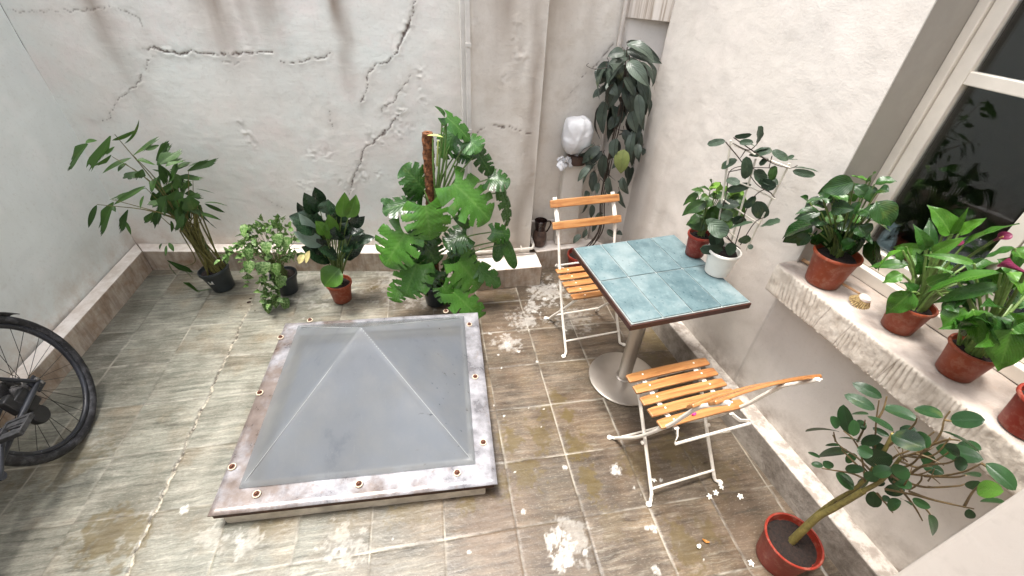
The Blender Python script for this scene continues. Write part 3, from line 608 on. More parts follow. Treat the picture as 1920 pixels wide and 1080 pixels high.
# pale tubes added along the hips for the light their ridges catch
M_RIDGE = simple('pale_acrylic', lin(148,150,150), .3, nscale=40, namt=.05)
m = MB(); ap = Vector((gc[0], gc[1], FZ+.019+AP-.004))
for sx in (-1, 1):
    for sy in (-1, 1):
        ft = Vector((gc[0]+sx*(gx1-gx0)/2*.955, gc[1]+sy*(gy1-gy0)/2*.955, FZ+.019+AP*(1-.955/.972*(2**(1/22)))+.004))
        m.tube([SKM @ (ap+(ft-ap)*(i/6)) for i in range(7)], .0019, .0017, 6)
skadd(m, 'ridge', M_RIDGE)
M_RUST = simple('rusty_screw', lin(92,58,44), .8, .3, nscale=300, namt=.3); M_WASH = simple('pale_washer', lin(198,182,160), .6, nscale=60)
scr = None
for px, py in ((526,632),(581,600),(836,583),(880,608),(891,706),(906,829),(857,886),(673,907),(481,926),(435,875),(487,736)):
    p = onz(px, py, FZ+.006); 
    if scr is None:
        m = MB(); m.lathe([(.0, .0), (.013, .0), (.012, .003), (.0075, .0035), (.0075, .009), (.006, .011), (.0, .0112)], (0, 0, 0), 14); scr = m.build('screw', M_RUST, sk)
        w2 = MB(); w2.lathe([(.0, -.004), (.017, -.004), (.016, .001), (.0, .0012)], (0, 0, 0), 16); wz = w2.build('washer', M_WASH, scr)
    else:
        c2 = scr.copy(); COL.objects.link(c2); c2.parent = sk; w3 = wz.copy(); COL.objects.link(w3); w3.parent = c2; scr_ = c2
    (scr if 'scr_' not in globals() else scr_).location = p-SKC

# ================================================================== TABLE
TR = math.atan2(.07, .581); TC = Vector((.990, 1.488, 0)); TZ = .760
tb = thing('bistro_table', TC, 'square bistro table topped with eight blue glazed tiles on a round steel foot', 'table', rz=TR)
hw = .294
m = MB(); m.box((-hw, -hw, TZ-.034), (hw, hw, TZ-.006)); m.build('edge_band', simple('dark_wood', lin(66,36,28), .45, nscale=12, namt=.3, bump=.1), tb, smooth=False, bevel=.003)
m = MB(); m.box((-hw+.005, -hw+.005, TZ-.0055), (hw-.005, hw-.005, TZ-.0018)); m.build('grout', simple('table_grout', lin(140,146,144), .8), tb, smooth=False)
s = SH('glazed_tile'); o = s.obj(); rn = s.n('ShaderNodeObjectInfo').outputs['Random']; n1_ = s.noise(s.vadd(o, s.comb(s.math('MULTIPLY', rn, 9), 0, 0)), 7, 5, .6); n2_ = s.noise(o, 40, 5, .7)
c = s.ramp(s.math('ADD', s.math('MULTIPLY', n1_, .8), s.math('MULTIPLY', s.math('SUBTRACT', rn, .5), .18)), [(.26, lin(70,90,95)), (.42, lin(90,110,114)), (.56, lin(116,130,132))])
c = s.mix(s.math('MULTIPLY', s.ramp(n2_, [(.54, 0), (.72, 1)]), .25), c, lin(152,168,170))
M_TILE = s.done(s.bsdf(c, s.math('MULTIPLY_ADD', n2_, .3, .16), 0, .5, s.bump(n1_, .3, .012)))
tw = (2*hw-.014)/4; tl = (2*hw-.014)/2; t0 = None
for i in range(4):
    for j in range(2):
        if t0 is None:
            m = MB(); m.box((-tw/2+.0025, -tl/2+.0025, -.0035), (tw/2-.0025, tl/2-.0025, .0045)); t0 = m.build('tile', M_TILE, tb, smooth=False, bevel=.0025, bseg=2); t1 = t0
        else: t1 = t0.copy(); COL.objects.link(t1); t1.parent = tb
        t1.location = (-hw+.007+tw*(i+.5), -hw+.007+tl*(j+.5), TZ-.0016); t1.rotation_euler = (random.uniform(-.003, .003), random.uniform(-.003, .003), 0)
s = SH('brushed_steel'); o = s.obj(); n1_ = s.noise(s.mapv(o, (30, 30, 2)), 1, 4, .7); n2_ = s.noise(o, 5, 4, .6)
M_STEEL = s.done(s.bsdf(s.mix(n2_, lin(176,168,158), lin(208,202,194)), s.math('MULTIPLY_ADD', n1_, .25, .22), .85, .5, s.bump(n1_, .08, .002)))
m = MB(); m.lathe([(.0, .0), (.196, .0), (.198, .003), (.196, .007), (.185, .0105), (.10, .0135), (.05, .015), (.0, .0155)], (.01, .02, .004), 72); m.build('base', M_STEEL, tb)
m = MB(); m.lathe([(.038, .018), (.038, TZ-.06), (.0375, TZ-.0345)], (.01, .02, 0), 32); m.lathe([(.046, .0175), (.046, .024), (.040, .028)], (.01, .02, 0), 32); m.build('column', M_STEEL, tb)
m = MB(); m.box((-.16, -.025, TZ-.046), (.18, .065, TZ-.0345)); m.build('top_plate', M_STEEL, tb, smooth=False)

# ================================================================== FOLDING CHAIRS
s = SH('oiled_slat'); o = s.obj(); rn = s.n('ShaderNodeObjectInfo').outputs['Random']; g1 = s.noise(s.mapv(s.vadd(o, s.comb(s.math('MULTIPLY', rn, 5), s.math('MULTIPLY', rn, 11), 0)), (4, 60, 60)), 1, 6, .65, .6)
c = s.ramp(g1, [(.28, lin(112,70,38)), (.46, lin(154,104,58)), (.62, lin(174,126,78))]); g2 = s.noise(o, 9, 4, .6)
c = s.mix(s.math('MULTIPLY', s.ramp(g2, [(.55, 0), (.72, 1)]), .5), c, lin(132,72,30))
M_SLAT = s.done(s.bsdf(c, .36, 0, .5, s.bump(g1, .15, .002), **{'Coat Weight': .25, 'Coat Roughness': .3}))
M_WHITE = simple('white_enamel', lin(228,222,212), .35, nscale=60, namt=.08, bump=.05)
def slat_mb(L, wd, th, bow, sag=0.0):
    m = MB(); N = 14; vs = []; 
    for i in range(N+1):
        t = i/N*2-1; x = t*L/2; yy = bow*(1-t*t); zz = -sag*(1-t*t); hh = wd/2*(1-.10*max(0, abs(t)-.86)/.14)
        for a, b in ((-1, -1), (1, -1), (1, 1), (-1, 1)): vs.append((x, yy+a*hh, zz+b*th/2))
    fs = [(3,2,1,0)]+[(i*4+k, i*4+(k+1)%4, i*4+4+(k+1)%4, i*4+4+k) for i in range(N) for k in range(4)]+[tuple(N*4+k for k in range(4))]
    m.add(vs, [f[::-1] for f in fs]); return m
def make_chair(label):
    ch = thing('folding_chair', (0, 0, 0), label, 'chair', 'slatted folding chairs at the tiled table')
    # side members: back posts run down and forward to the front feet, seat legs cross behind them
    for sx in (-1, 1):
        x = .180*sx
        m = MB(); pts = [(x, -.104, .828), (x, -.078, .788), (x, -.022, .70), (x*.985, .018, .60), (x*.98, .050, .51), (x*.98, .085, .43), (x*.985, .19, .215), (x, .318, .02)]
        m.strip(smooth_path(pts, 5), .017, .006, (0, 1, .12)) if False else m.tube(smooth_path(pts, 6), .0078, .0078, 8)
        m.strip(smooth_path([(x, -.106, .829), (x, -.080, .788), (x, -.022, .70), (x, .0, .64)], 5), .024, .005, (1, 0, 0))
        # curled foot with a washer
        m.tube(smooth_path([(x, .312, .028), (x+.002*sx, .322, .012), (x+.012*sx, .332, .0085), (x+.02*sx, .336, .0085)], 4), .0078, .0075, 8)
        m.lathe([(0, 0), (.0125, 0), (.0125, .007), (.006, .010), (0, .010)], (x+.022*sx, .337, .0015), 14)
        m.build('back_post', M_WHITE, ch)
        x2 = .160*sx; m = MB()
        m.tube(smooth_path([(x2, .325, .437), (x2, .30, .405), (x2*1.0, .16, .22), (x2*1.03, .012, .03)], 6), .0078, .0078, 8)
        m.tube(smooth_path([(x2*1.03, .016, .035), (x2*1.04+.003*sx, .003, .012), (x2*1.04+.012*sx, -.008, .0085), (x2*1.04+.02*sx, -.012, .0085)], 4), .0078, .0075, 8)
        m.lathe([(0, 0), (.0125, 0), (.0125, .007), (.006, .010), (0, .010)], (x2*1.04+.022*sx, -.013, .0015), 14)
        m.lathe([(0, -.006), (.009, -.006), (.009, .006), (0, .006)], (x2*1.02+.008*sx, .158, .216), 10, Matrix.Rotation(pi/2, 4, 'Y'))
        m.build('seat_leg', M_WHITE, ch)
        m = MB(); m.strip([(.132*sx, .352, .4395), (.132*sx, .2, .4365), (.132*sx, .06, .4385)], .020, .004, (1, 0, 0)); m.strip([(.132*sx, .06, .4385), (.150*sx, .03, .432), (.174*sx, .012, .447)], .016, .004, (0, 0, 1))
        m.build('seat_rail', M_WHITE, ch)
    for p0_, p1_, r_ in (((-.164, .026, .055), (.164, .026, .055), .0055), ((-.178, .285, .075), (.178, .285, .075), .0055), ((-.176, .006, .436), (.176, .006, .436), .006), ((-.158, .325, .434), (.158, .325, .434), .0055)):
        m = MB(); m.tube([p0_, p1_], r_, r_, 8); m.build('stretcher', M_WHITE, ch)
    for k in range(5):
        o = slat_mb(.415 if k < 4 else .405, .044, .0125, .004).build('seat_slat', M_SLAT, ch, smooth=False, bevel=.004); o.location = (0, .352-.022-k*.0605, .450+.003*(abs(k-2)-1)); o.rotation_euler = (.02*(2-k), 0, 0)
        for sx in (-1, 1):
            r = MB(); r.lathe([(.0045, 0), (.004, .0015), (0, .002)], (.132*sx, .004, .0062), 8); r.build('rivet', M_WHITE, o)
    for z, y, rx in ((.802, -.079, 2.13), (.700, -.012, 2.12)):
        o = slat_mb(.430, .046, .0135, .0, .014).build('back_slat', M_SLAT, ch, smooth=False, bevel=.004); o.location = (0, y, z); o.rotation_euler = (rx, 0, 0)
        for sx in (-1, 1):
            r = MB(); r.lathe([(.0045, 0), (.004, .0015), (0, .002)], (.180*sx, 0, .0045), 8); r.build('rivet', M_WHITE, o)
    return ch
ch2 = make_chair('white folding chair with orange wood slats nearest the camera, its back towards the viewer')
ch2.location = (1.022, .838, .001); ch2.rotation_euler = (0, 0, math.atan2(.052, .43))
ch1 = copy_tree(ch2); ch1['label'] = 'orange slatted white folding chair at the far side of the tiled table, facing the viewer'
ch1.location = (.862, 2.075, .001); ch1.rotation_euler = (0, 0, pi+math.atan2(.045, .40))

# ================================================================== PIPES, BAG, JUG, BRUSH
m = MB(); m.tube(smooth_path([(.25, 2.592, .212), (.45, 2.594, .213), (.655, 2.596, .215), (.685, 2.606, .216), (.697, 2.64, .217), (.699, 2.70, .218), (.699, 2.775, .218)], 6), .0105, n=12)
for x_ in (.30, .46, .60): m.lathe([(.0145, -.006), (.0145, .006)], (x_, 2.593, .2127), 12, Matrix.Rotation(pi/2, 4, 'Y')); m.box((x_-.004, 2.588, .222), (x_+.004, 2.622, .230))
p_ = m.build('water_pipe', simple('white_pipe', lin(222,216,206), .45, nscale=12, namt=.1)); tag(p_, 'white horizontal pipe clipped along the foot of the pillar and turning its corner', 'pipe')
m = MB(); m.box((.228, 2.604, .164), (.252, 2.628, 3.0)); m.box((.205, 2.640, .17), (.2345, 2.70, 3.0))
for z_ in (.6, 1.05, 1.5): m.box((.224, 2.600, z_), (.256, 2.603, z_+.02))
p_ = m.build('conduit', simple('conduit_paint', lin(204,200,194), .5, nscale=10, namt=.1), smooth=False, bevel=.002); tag(p_, 'straight white vertical conduit running up the left edge of the pillar', 'conduit')

bx = thing('pipe_box', (.955, 2.72, .16), 'beige boxed-in pipe stub with a dark collar standing in the recess under the white bag', 'pipe casing')
m = MB(); m.box((.885, 2.705, .161), (1.045, 2.789, .80)); m.build('casing', M_PILLAR, bx, origin=bx.location, smooth=False, bevel=.012)
m = MB(); m.lathe([(.066, 0), (.068, .02), (.064, .06), (.0, .062)], (.965, 2.722, .801), 24); m.build('collar', simple('brown_pipe', lin(72,50,40), .6, nscale=30, namt=.3), bx, origin=bx.location)
bagp = Vector((.945, 2.705, .985))
bm = bmesh.new(); bmesh.ops.create_icosphere(bm, subdivisions=5, radius=1)
rs = random.Random(4); folds = [(Vector((rs.gauss(0, 1), rs.gauss(0, .6), rs.gauss(0, .8))).normalized(), rs.uniform(-.5, .5), rs.uniform(.03, .07), rs.choice((-1, 1))) for _ in range(9)]
for v in bm.verts:
    d = v.co.normalized(); r = 1.0
    for nn_, of, am, sg in folds:
        x_ = d.dot(nn_)-of; r += am*math.exp(-max(0, x_*sg)/.22)*(1 if x_*sg > 0 else math.exp(x_*sg/.03))
    sq = (abs(d.x)**3.2+abs(d.y)**3.2+abs(d.z)**3.2)**(-1/3.2); r *= .86*sq
    v.co = Vector((d.x*r*.108, d.y*r*.075, d.z*r*.128)); k_ = max(0, -v.co.z-.05)/.09; v.co.x *= 1-.32*k_; v.co.y *= 1-.3*k_; v.co.x += .03*v.co.z
for _ in range(1): bmesh.ops.smooth_vert(bm, verts=bm.verts, factor=.5, use_axis_x=True, use_axis_y=True, use_axis_z=True)
mb = MB(); bm.verts.ensure_lookup_table(); mb.add([v.co+bagp for v in bm.verts], [[v.index for v in f.verts] for f in bm.faces]); bm.free()
s = SH('thin_white_plastic'); M_BAG = s.done(s.bsdf(lin(206,206,208), .38, 0, .5, s.bump(s.noise(s.obj(), 16, 3, .55, 1.0), .35, .015), **{'Transmission Weight': 0}))
bo = mb.build('plastic_bag', M_BAG, None, sharp=False); tag(bo, 'crumpled white plastic bag tied over the pipe end in the recess', 'bag')
bo.location = bagp; 
for v in bo.data.vertices: v.co -= bagp
def crumple(name, c, sz, label, seed, mat):
    rs = random.Random(seed); bm = bmesh.new(); bmesh.ops.create_icosphere(bm, subdivisions=4, radius=1)
    D = [(Vector((rs.gauss(0,1), rs.gauss(0,1), rs.gauss(0,1))), rs.uniform(2, 6), rs.uniform(0, 6)) for _ in range(6)]
    for v in bm.verts:
        d = v.co.copy(); r = 1+sum(abs(math.sin(k.dot(d)*f+p))-.5 for k, f, p in D)*.17; v.co = Vector((d.x*sz[0], d.y*sz[1], d.z*sz[2]))*r
    mb = MB(); mb.add([v.co for v in bm.verts], [[v.index for v in f.verts] for f in bm.faces]); bm.free()
    o = mb.build(name, mat, None); o.location = c; return tag(o, label, name.replace('_', ' '))
cpos = onplane(1068, 302, (0, 2.685, 0), (0, 1, 0)); mb = MB(); rs = random.Random(5)
for k in range(9):
    a = rs.uniform(0, 6.3); p0 = cpos+Vector((rs.uniform(-.05, .05), rs.uniform(-.01, .01), rs.uniform(-.02, .015)))
    p1 = p0+Vector((cos(a)*.05, rs.uniform(-.025, 0), sin(a)*.04)); sd = Vector((-sin(a), rs.uniform(-.6, .6), cos(a)))*.022
    N = 6; vs = []
    for i in range(N+1):
        for j in range(4):
            t = i/N; vs.append(p0.lerp(p1, t)+sd*(j/3-.5)*2*(.35+.9*sin(t*2.6))+Vector((rs.uniform(-.004, .004), rs.uniform(-.008, .006), rs.uniform(-.004, .004))))
    mb.add(vs, [(i*4+j, i*4+j+1, i*4+j+5, i*4+j+4) for i in range(N) for j in range(3)])
so_ = mb.build('plastic_shred', M_BAG); md = so_.modifiers.new('thick', 'SOLIDIFY'); md.thickness = .0008
tag(so_, 'torn shreds of white plastic wrapped round the collar just below the bag', 'plastic scrap')
# small white ledge pipe behind the jug
m = MB(); m.tube([(.70, 2.775, .335), (.89, 2.775, .335)], .011, n=10); o_ = m.build('pipe_stub', M_WPIPE); tag(o_, 'short pale horizontal pipe behind the dark jug in the recess', 'pipe')
# jug
jp = onz(1006, 441, .161); jp = Vector((.762, 2.722, .1605))
jg = thing('jug', jp, 'dark brown earthenware jug with a handle on the ledge right of the pillar', 'jug')
M_JUG = simple('brown_stoneware', lin(84,66,58), .4, nscale=26, namt=.45, bump=.3); M_JUGD = simple('dark_glaze', lin(44,30,28), .22, nscale=20, namt=.3)
m = MB(); m.lathe([(0, 0), (.038, .0), (.046, .012), (.053, .045), (.054, .075), (.049, .105), (.040, .125), (.036, .134)], (0, 0, 0), 32); m.build('body', M_JUG, jg)
m = MB(); m.lathe([(.036, .134), (.037, .15), (.043, .19), (.047, .212), (.044, .214), (.038, .19), (.030, .15), (0, .14)], (0, 0, 0), 32); m.build('neck', M_JUGD, jg)
m = MB(); m.tube(smooth_path([(.040, -.005, .205), (.066, -.008, .205), (.074, -.008, .18), (.062, -.006, .14), (.048, -.004, .115)], 5), .006, n=8); m.build('handle', M_JUGD, jg)
# dish brush on the sill
bp_ = onz(1614, 563, SILL+.016); hp = onz(1494, 478, SILL+.012)
br = thing('dish_brush', (bp_.x, bp_.y, SILL), 'round wooden dish brush with pale bristles lying on the window sill', 'brush')
M_BRW = simple('brush_wood', lin(178,140,104), .6, nscale=30); M_BRT = simple('brush_top', lin(214,196,186), .5, nscale=40)
M_BRS = SH('bristle'); o = M_BRS.obj(); g_ = M_BRS.noise(M_BRS.mapv(o, (260, 260, 20)), 1, 2, .5); M_BRS = M_BRS.done(M_BRS.bsdf(M_BRS.ramp(g_, [(.35, lin(112,88,50)), (.6, lin(196,170,120))]), .8, normal=M_BRS.bump(g_, .6, .003)))
rM = Matrix.Rotation(radians(14), 4, Vector((1, .3, 0)))
m = MB(); m.lathe([(0, .027), (.019, .027), (.021, .031), (.018, .038), (.010, .041), (0, .0415)], (0, 0, 0), 28, rM); m.build('block', M_BRT, br)
m = MB()
for k in range(26):
    for rr, tilt in ((.020, .62), (.014, .4), (.008, .2)):
        a = 2*pi*(k+.37*rr*100)/26; p0 = rM @ Vector((cos(a)*rr, sin(a)*rr, .028)); rb = rr+.026*tilt; p1 = rM @ Vector((cos(a)*rb, sin(a)*rb, .0025))
        m.tube([p0, p0.lerp(p1, .5), p1], .0022, .0030, 5)
m.build('bristles', M_BRS, br)
m = MB(); hd = Vector((hp.x-bp_.x, hp.y-bp_.y, 0)).normalized(); Lh = (Vector((hp.x, hp.y, 0))-Vector((bp_.x, bp_.y, 0))).length
pth = [hd*.018+Vector((0, 0, .034)), hd*.06+Vector((0, 0, .03)), hd*.2+Vector((0, 0, .018)), hd*(Lh-.03)+Vector((0, 0, .010)), hd*Lh+Vector((0, 0, .010))]
m.tube(smooth_path(pth[:3], 5), .0045, .0055, 8); m.tube(smooth_path(pth[2:], 5), .0055, .0105, 10); m.build('handle', M_BRW, br)

# ================================================================== BICYCLE
BH = -1.402; bh = Vector((cos(BH), sin(BH), 0)); LEAN = -.268
bu = Vector((-sin(BH)*sin(LEAN), cos(BH)*sin(LEAN), cos(LEAN))); bl = bu.cross(bh)*1.0       # bl: towards the yard
BC = Vector((-1.713, 1.571, .002)); WR = .338
BM = Matrix(((bh.x, bl.x, bu.x, BC.x), (bh.y, bl.y, bu.y, BC.y), (bh.z, bl.z, bu.z, BC.z), (0, 0, 0, 1)))   # local: x forward, y to the rider's left, z up
bk = bpy.data.objects.new('bicycle', None); COL.objects.link(bk); bk.matrix_world = BM
tag(bk, 'scuffed black bicycle leaning on the left wall, only its rear wheel and pedal in view', 'bicycle')
s = SH('scuffed_black'); o = s.obj(); n_ = s.noise(o, 60, 5, .75); c = s.mix(s.ramp(n_, [(.62, 0), (.72, 1)]), lin(30,32,38), lin(120,124,132)); c = s.mix(s.ramp(s.noise(o, 9, 4, .6), [(.4, 0), (.7, .5)]), c, lin(62,66,76))
M_BFR = s.done(s.bsdf(c, .38, 0, .5, s.bump(n_, .1, .001)))
s = SH('tyre_rubber'); o = s.obj(); n_ = s.noise(o, 30, 5, .7); c = s.mix(s.ramp(n_, [(.45, 0), (.75, 1)]), lin(28,28,31), lin(84,84,88)); M_TYR = s.done(s.bsdf(c, .6, 0, .4, s.bump(n_, .2, .002)))
M_BMET = simple('dull_alloy', lin(136,134,134), .35, .8, nscale=40, namt=.2)
M_SPK = simple('dark_spoke', lin(52,50,50), .35, .6)
def torus(m, R, r0, r1, n=72, k=12):          # ring in the x-z plane; r0 across, r1 radial
    vs = [(cos(2*pi*i/n)*(R+r1*cos(2*pi*j/k)), r0*sin(2*pi*j/k), sin(2*pi*i/n)*(R+r1*cos(2*pi*j/k))) for i in range(n) for j in range(k)]
    m.add(vs, [(i*k+j, i*k+(j+1)%k, ((i+1)%n)*k+(j+1)%k, ((i+1)%n)*k+j) for i in range(n) for j in range(k)])
def wheel(cx):
    m = MB(); torus(m, .022, .014, .012, 20, 8); hub = MB(); hub.lathe([(.0, -.05), (.012, -.05), (.012, -.03), (.026, -.028), (.026, -.024), (.016, -.02), (.016, .02), (.026, .024), (.026, .028), (.012, .03), (.012, .05), (0, .05)], (0, 0, 0), 20, Matrix.Rotation(pi/2, 4, 'X'))
    h = hub.build('wheel', M_BMET, bk); h.location = (cx, 0, WR)
    t = MB(); torus(t, WR-.0205, .0205, .0205, 96, 14); t.build('tyre', M_TYR, h)
    t = MB(); torus(t, WR-.048, .012, .011, 96, 10); t.build('rim', M_BFR, h)
    t = MB()
    for k in range(28):
        a = 2*pi*k/28; sd = 1 if k % 2 else -1; off = (.42 if (k//2) % 2 else -.42); t.tube([(cos(a+off)*.025, sd*.026, sin(a+off)*.025), (cos(a)*(WR-.055), sd*.003, sin(a)*(WR-.055))], .0011, .0011, 4, cap=False)
    t.build('spokes', M_SPK, h); return h
wheel(0); wheel(1.00)
m = MB(); F_ = lambda x, y, z: Vector((x, y, WR+z))
BB = F_(.415, 0, -.065); STT = F_(.27, 0, .44)
for sy in (-1, 1):
    m.tube(smooth_path([F_(-.005, .062*sy, 0), F_(.10, .060*sy, -.010), F_(.26, .045*sy, -.035), F_(.39, .030*sy, -.062)], 5), .0105, .0115, 10)
    m.tube(smooth_path([F_(0, .062*sy, .008), F_(.06, .060*sy, .10), F_(.17, .040*sy, .28), F_(.255, .022*sy, .405)], 5), .0085, .0085, 10)
    m.box((-.022, .058*sy-.003, WR-.03), (.03, .058*sy+.003, WR+.03))
m.tube([BB, STT, F_(.245, 0, .50)], .016, .0155, 12); m.tube([F_(.275, 0, .415), F_(.80, 0, .44)], .0165, .0165, 12); m.tube([BB, F_(.83, 0, .33)], .019, .019, 12)
m.tube([F_(.79, 0, .47), F_(.845, 0, .29)], .020, .020, 12); m.lathe([(.021, -.036), (.021, .036)], BB, 18, Matrix.Rotation(pi/2, 4, 'X'))
m.build('frame', M_BFR, bk)
m = MB()
for sy in (-1, 1): m.tube(smooth_path([F_(.848, .03*sy, .28), F_(.90, .048*sy, .14), F_(1.0, .052*sy, 0)], 5), .013, .009, 10)
m.tube([F_(.842, -.04, .285), F_(.842, .04, .285)], .014, .014, 8); m.build('fork', M_BFR, bk)
m = MB(); m.tube([F_(.784, 0, .47), F_(.765, 0, .55), F_(.83, 0, .57)], .014, .014, 10); m.tube(smooth_path([F_(.78, -.30, .575), F_(.83, -.12, .572), F_(.83, .12, .572), F_(.78, .30, .575)], 5), .012, .012, 10); m.build('handlebar', M_BFR, bk)
m = MB(); m.tube(smooth_path([F_(.13, 0, .60), F_(.20, 0, .605), F_(.29, 0, .60), F_(.37, 0, .595)], 5), .055, .02, 12); m.tube([F_(.245, 0, .5), F_(.235, 0, .58)], .0135, .0135, 10); m.build('saddle', M_TYR, bk)
# mudguard stub, brake and gear lump, cranks and pedals
m = MB(); N = 16; vs = []
for i in range(N+1):
    a = radians(62+i*5.2); R_ = WR+.014+.012*max(0, (4-i)/4)
    for j in range(7): b = (j/6-.5)*2; vs.append((cos(pi-a)*R_*-1 if False else cos(a)*R_, b*.026, WR+sin(a)*R_-.010*b*b))
m.add(vs, [(i*7+j, i*7+j+1, i*7+j+8, i*7+j+7) for i in range(N) for j in range(6)]); g_ = m.build('mudguard', M_TYR, bk); md = g_.modifiers.new('t', 'SOLIDIFY'); md.thickness = .003
g_.location = (0, 0, 0)
m = MB(); m.lathe([(0, -.020), (.055, -.020), (.058, -.016), (.058, -.008), (.03, -.006), (.03, .006), (0, .006)], (0, -.055, WR), 28, Matrix.Rotation(pi/2, 4, 'X'))
m.box((.045, .030, WR-.055), (.12, .056, WR+.035)); m.box((.10, .020, WR-.02), (.15, .052, WR+.06)); m.lathe([(0, -.016), (.04, -.016), (.042, 0), (.04, .016), (0, .016)], (.105, .036, WR-.085), 18, Matrix.Rotation(pi/2, 4, 'X'))
m.lathe([(0, -.012), (.030, -.012), (.031, 0), (.030, .012), (0, .012)], (.075, .040, WR-.02), 18, Matrix.Rotation(pi/2, 4, 'X'))
m.build('brake', simple('black_plastic', lin(32,32,34), .5, nscale=80, namt=.3), bk, smooth=True, bevel=.006)
for x_, y_, z_ in ((-.004, .068, WR+.016), (-.004, .068, WR-.008)):
    m = MB(); m.lathe([(0, 0), (.008, 0), (.008, .006), (.005, .008), (0, .008)], (x_, y_, z_), 12, Matrix.Rotation(-pi/2, 4, 'X')); m.build('bolt', M_BMET, bk)
# left crank points back and up, pedal flat
CR = BB+Vector((0, .052, 0)); CE = CR+Vector((-.150, .012, .080))
m = MB(); m.tube([CR, CR.lerp(CE, .5), CE], .013, .0095, 10); m.lathe([(0, -.012), (.018, -.012), (.018, .012), (0, .012)], CR, 16, Matrix.Rotation(pi/2, 4, 'X')); m.lathe([(0, -.009), (.014, -.009), (.014, .009), (0, .009)], CE, 16, Matrix.Rotation(pi/2, 4, 'X'))
ck_ = m.build('crank', M_BFR, bk)
m = MB(); pc = CE+Vector((.02, .060, .006))
for a, b in (((-.048, -.046, -.010), (-.036, .046, .010)), ((.036, -.046, -.010), (.048, .046, .010)), ((-.0358, -.046, -.010), (.0358, -.036, .010)), ((-.0358, .036, -.010), (.0358, .046, .010)), ((-.0358, -.0358, -.006), (-.012, .0358, .006)), ((.014, -.0358, -.006), (.0358, .0358, .006))): m.box(tuple(pc+Vector(a)), tuple(pc+Vector(b)))
m.tube([CE, pc+Vector((0, .04, 0))], .006, .006, 8); m.build('pedal', simple('pedal_plastic', lin(58,58,60), .5, nscale=60, namt=.4), bk, smooth=False, bevel=.002)
m = MB(); CE2 = BB+Vector((.15, -.062, -.08)); m.tube([BB+Vector((0, -.05, 0)), CE2], .012, .0095, 10); m.lathe([(0, -.003), (.09, -.003), (.09, .003), (0, .003)], BB+Vector((0, -.044, 0)), 32, Matrix.Rotation(pi/2, 4, 'X')); m.build('chainset', M_BFR, bk)

# ================================================================== small litter on the tiles
M_PETAL = simple('white_petal', lin(238,234,222), .6, nscale=200)
def blossom():
    m = MB()
    for k in range(5):
        a = 2*pi*k/5+.2; d = Vector((cos(a), sin(a), 0)); sd = Vector((-sin(a), cos(a), 0)); vs = []
        for i in range(6):
            t = i/5
            for j in (-1, 0, 1): vs.append(d*(.002+.012*t)+sd*j*.0042*math.sin(.35+t*2.5)+Vector((0, 0, .004+.004*t-.003*abs(j)*.3-.006*t*t)))
        m.add(vs, [(i*3+j, i*3+j+1, i*3+j+4, i*3+j+3) for i in range(5) for j in range(2)])
    m.lathe([(0, .0), (.0025, .0), (.002, .006), (0, .007)], (0, 0, 0), 8); return m
bl0 = None
for i, (px, py) in enumerate(((1330,931),(1342,924),(1352,913),(1388,931),(1408,1056),(1226,901))):
    p = onz(px, py, .003)
    if bl0 is None: o = bl0 = blossom().build('fallen_blossom', M_PETAL)
    else: o = bl0.copy(); COL.objects.link(o)
    o.location = p; o.rotation_euler = (random.uniform(-.3, .3), random.uniform(-.3, .3), random.uniform(0, 6)); o.scale = (1.0,)*3
    tag(o, 'tiny white star shaped blossom fallen on the tiles near the front chair' if i != 4 else 'tiny white star shaped blossom fallen on the tiles beside the lone red pot', 'blossom', 'white blossoms fallen on the tiles')
def litter(name, px, py, L, W, mat, label, cat, z=.004, curl=.006, rz=None, zb=0.0):
    m = MB(); N = 8; vs = []
    for i in range(N+1):
        t = i/N; wd = W*(math.sin(pi*min(1, t*.9+.05)))**.7
        for j in (-2, -1, 0, 1, 2): vs.append(((t-.5)*L, j/4*wd, curl*(4*(t-.5)**2)+curl*.6*(j/2)**2))
    m.add(vs, [(i*5+j, i*5+j+1, i*5+j+6, i*5+j+5) for i in range(N) for j in range(4)]); o = m.build(name, mat)
    md = o.modifiers.new('t', 'SOLIDIFY'); md.thickness = .0006
    o.location = onz(px, py, zb)+Vector((0, 0, z)); o.rotation_euler = (0, 0, random.uniform(0, 6) if rz is None else rz); return tag(o, label, cat)
M_DRY = simple('dry_leaf', lin(168,112,44), .6, nscale=90, namt=.3); M_SOIL = simple('potting_soil', lin(52,36,30), .95, nscale=140, namt=.5, bump=1.0)
litter('dry_leaf', 1322, 1016, .030, .012, M_DRY, 'small dry orange leaf lying on the tiles left of the lone red pot', 'leaf', rz=-.6)
litter('white_petal', 1309, 1026, .020, .016, M_PETAL, 'single white petal on the tiles beside the dry orange leaf', 'petal', rz=.4)
litter('pink_petal', 1299, 780, .024, .012, simple('magenta_petal', lin(198,30,110), .5), 'small magenta petal lying on the seat of the front chair', 'petal', z=.008, zb=.452, rz=.2)
litter('brown_leaf', 1322, 868, .022, .007, simple('brown_bit', lin(96,80,66), .7), 'small brown leaf scrap under the front chair', 'leaf', rz=.1)
for i, (px, py, r_) in enumerate(((467,567,.011),(452,573,.003),(478,583,.004),(447,578,.0025),(470,560,.007))):
    m = MB(); m.lathe([(r_, 0), (r_*.9, r_*.35), (r_*.4, r_*.55), (0, r_*.6)], (0, 0, 0), 9, wob=.25); o = m.build('soil_crumb', M_SOIL); o.location = onz(px, py, 0)+Vector((0, 0, .001))
    tag(o, 'biggest dark crumb of spilled potting soil on the tiles near the variegated plant' if i == 0 else 'small dark crumb of spilled potting soil on the tiles near the variegated plant', 'soil crumb', None if i == 0 else 'spilled soil crumbs')

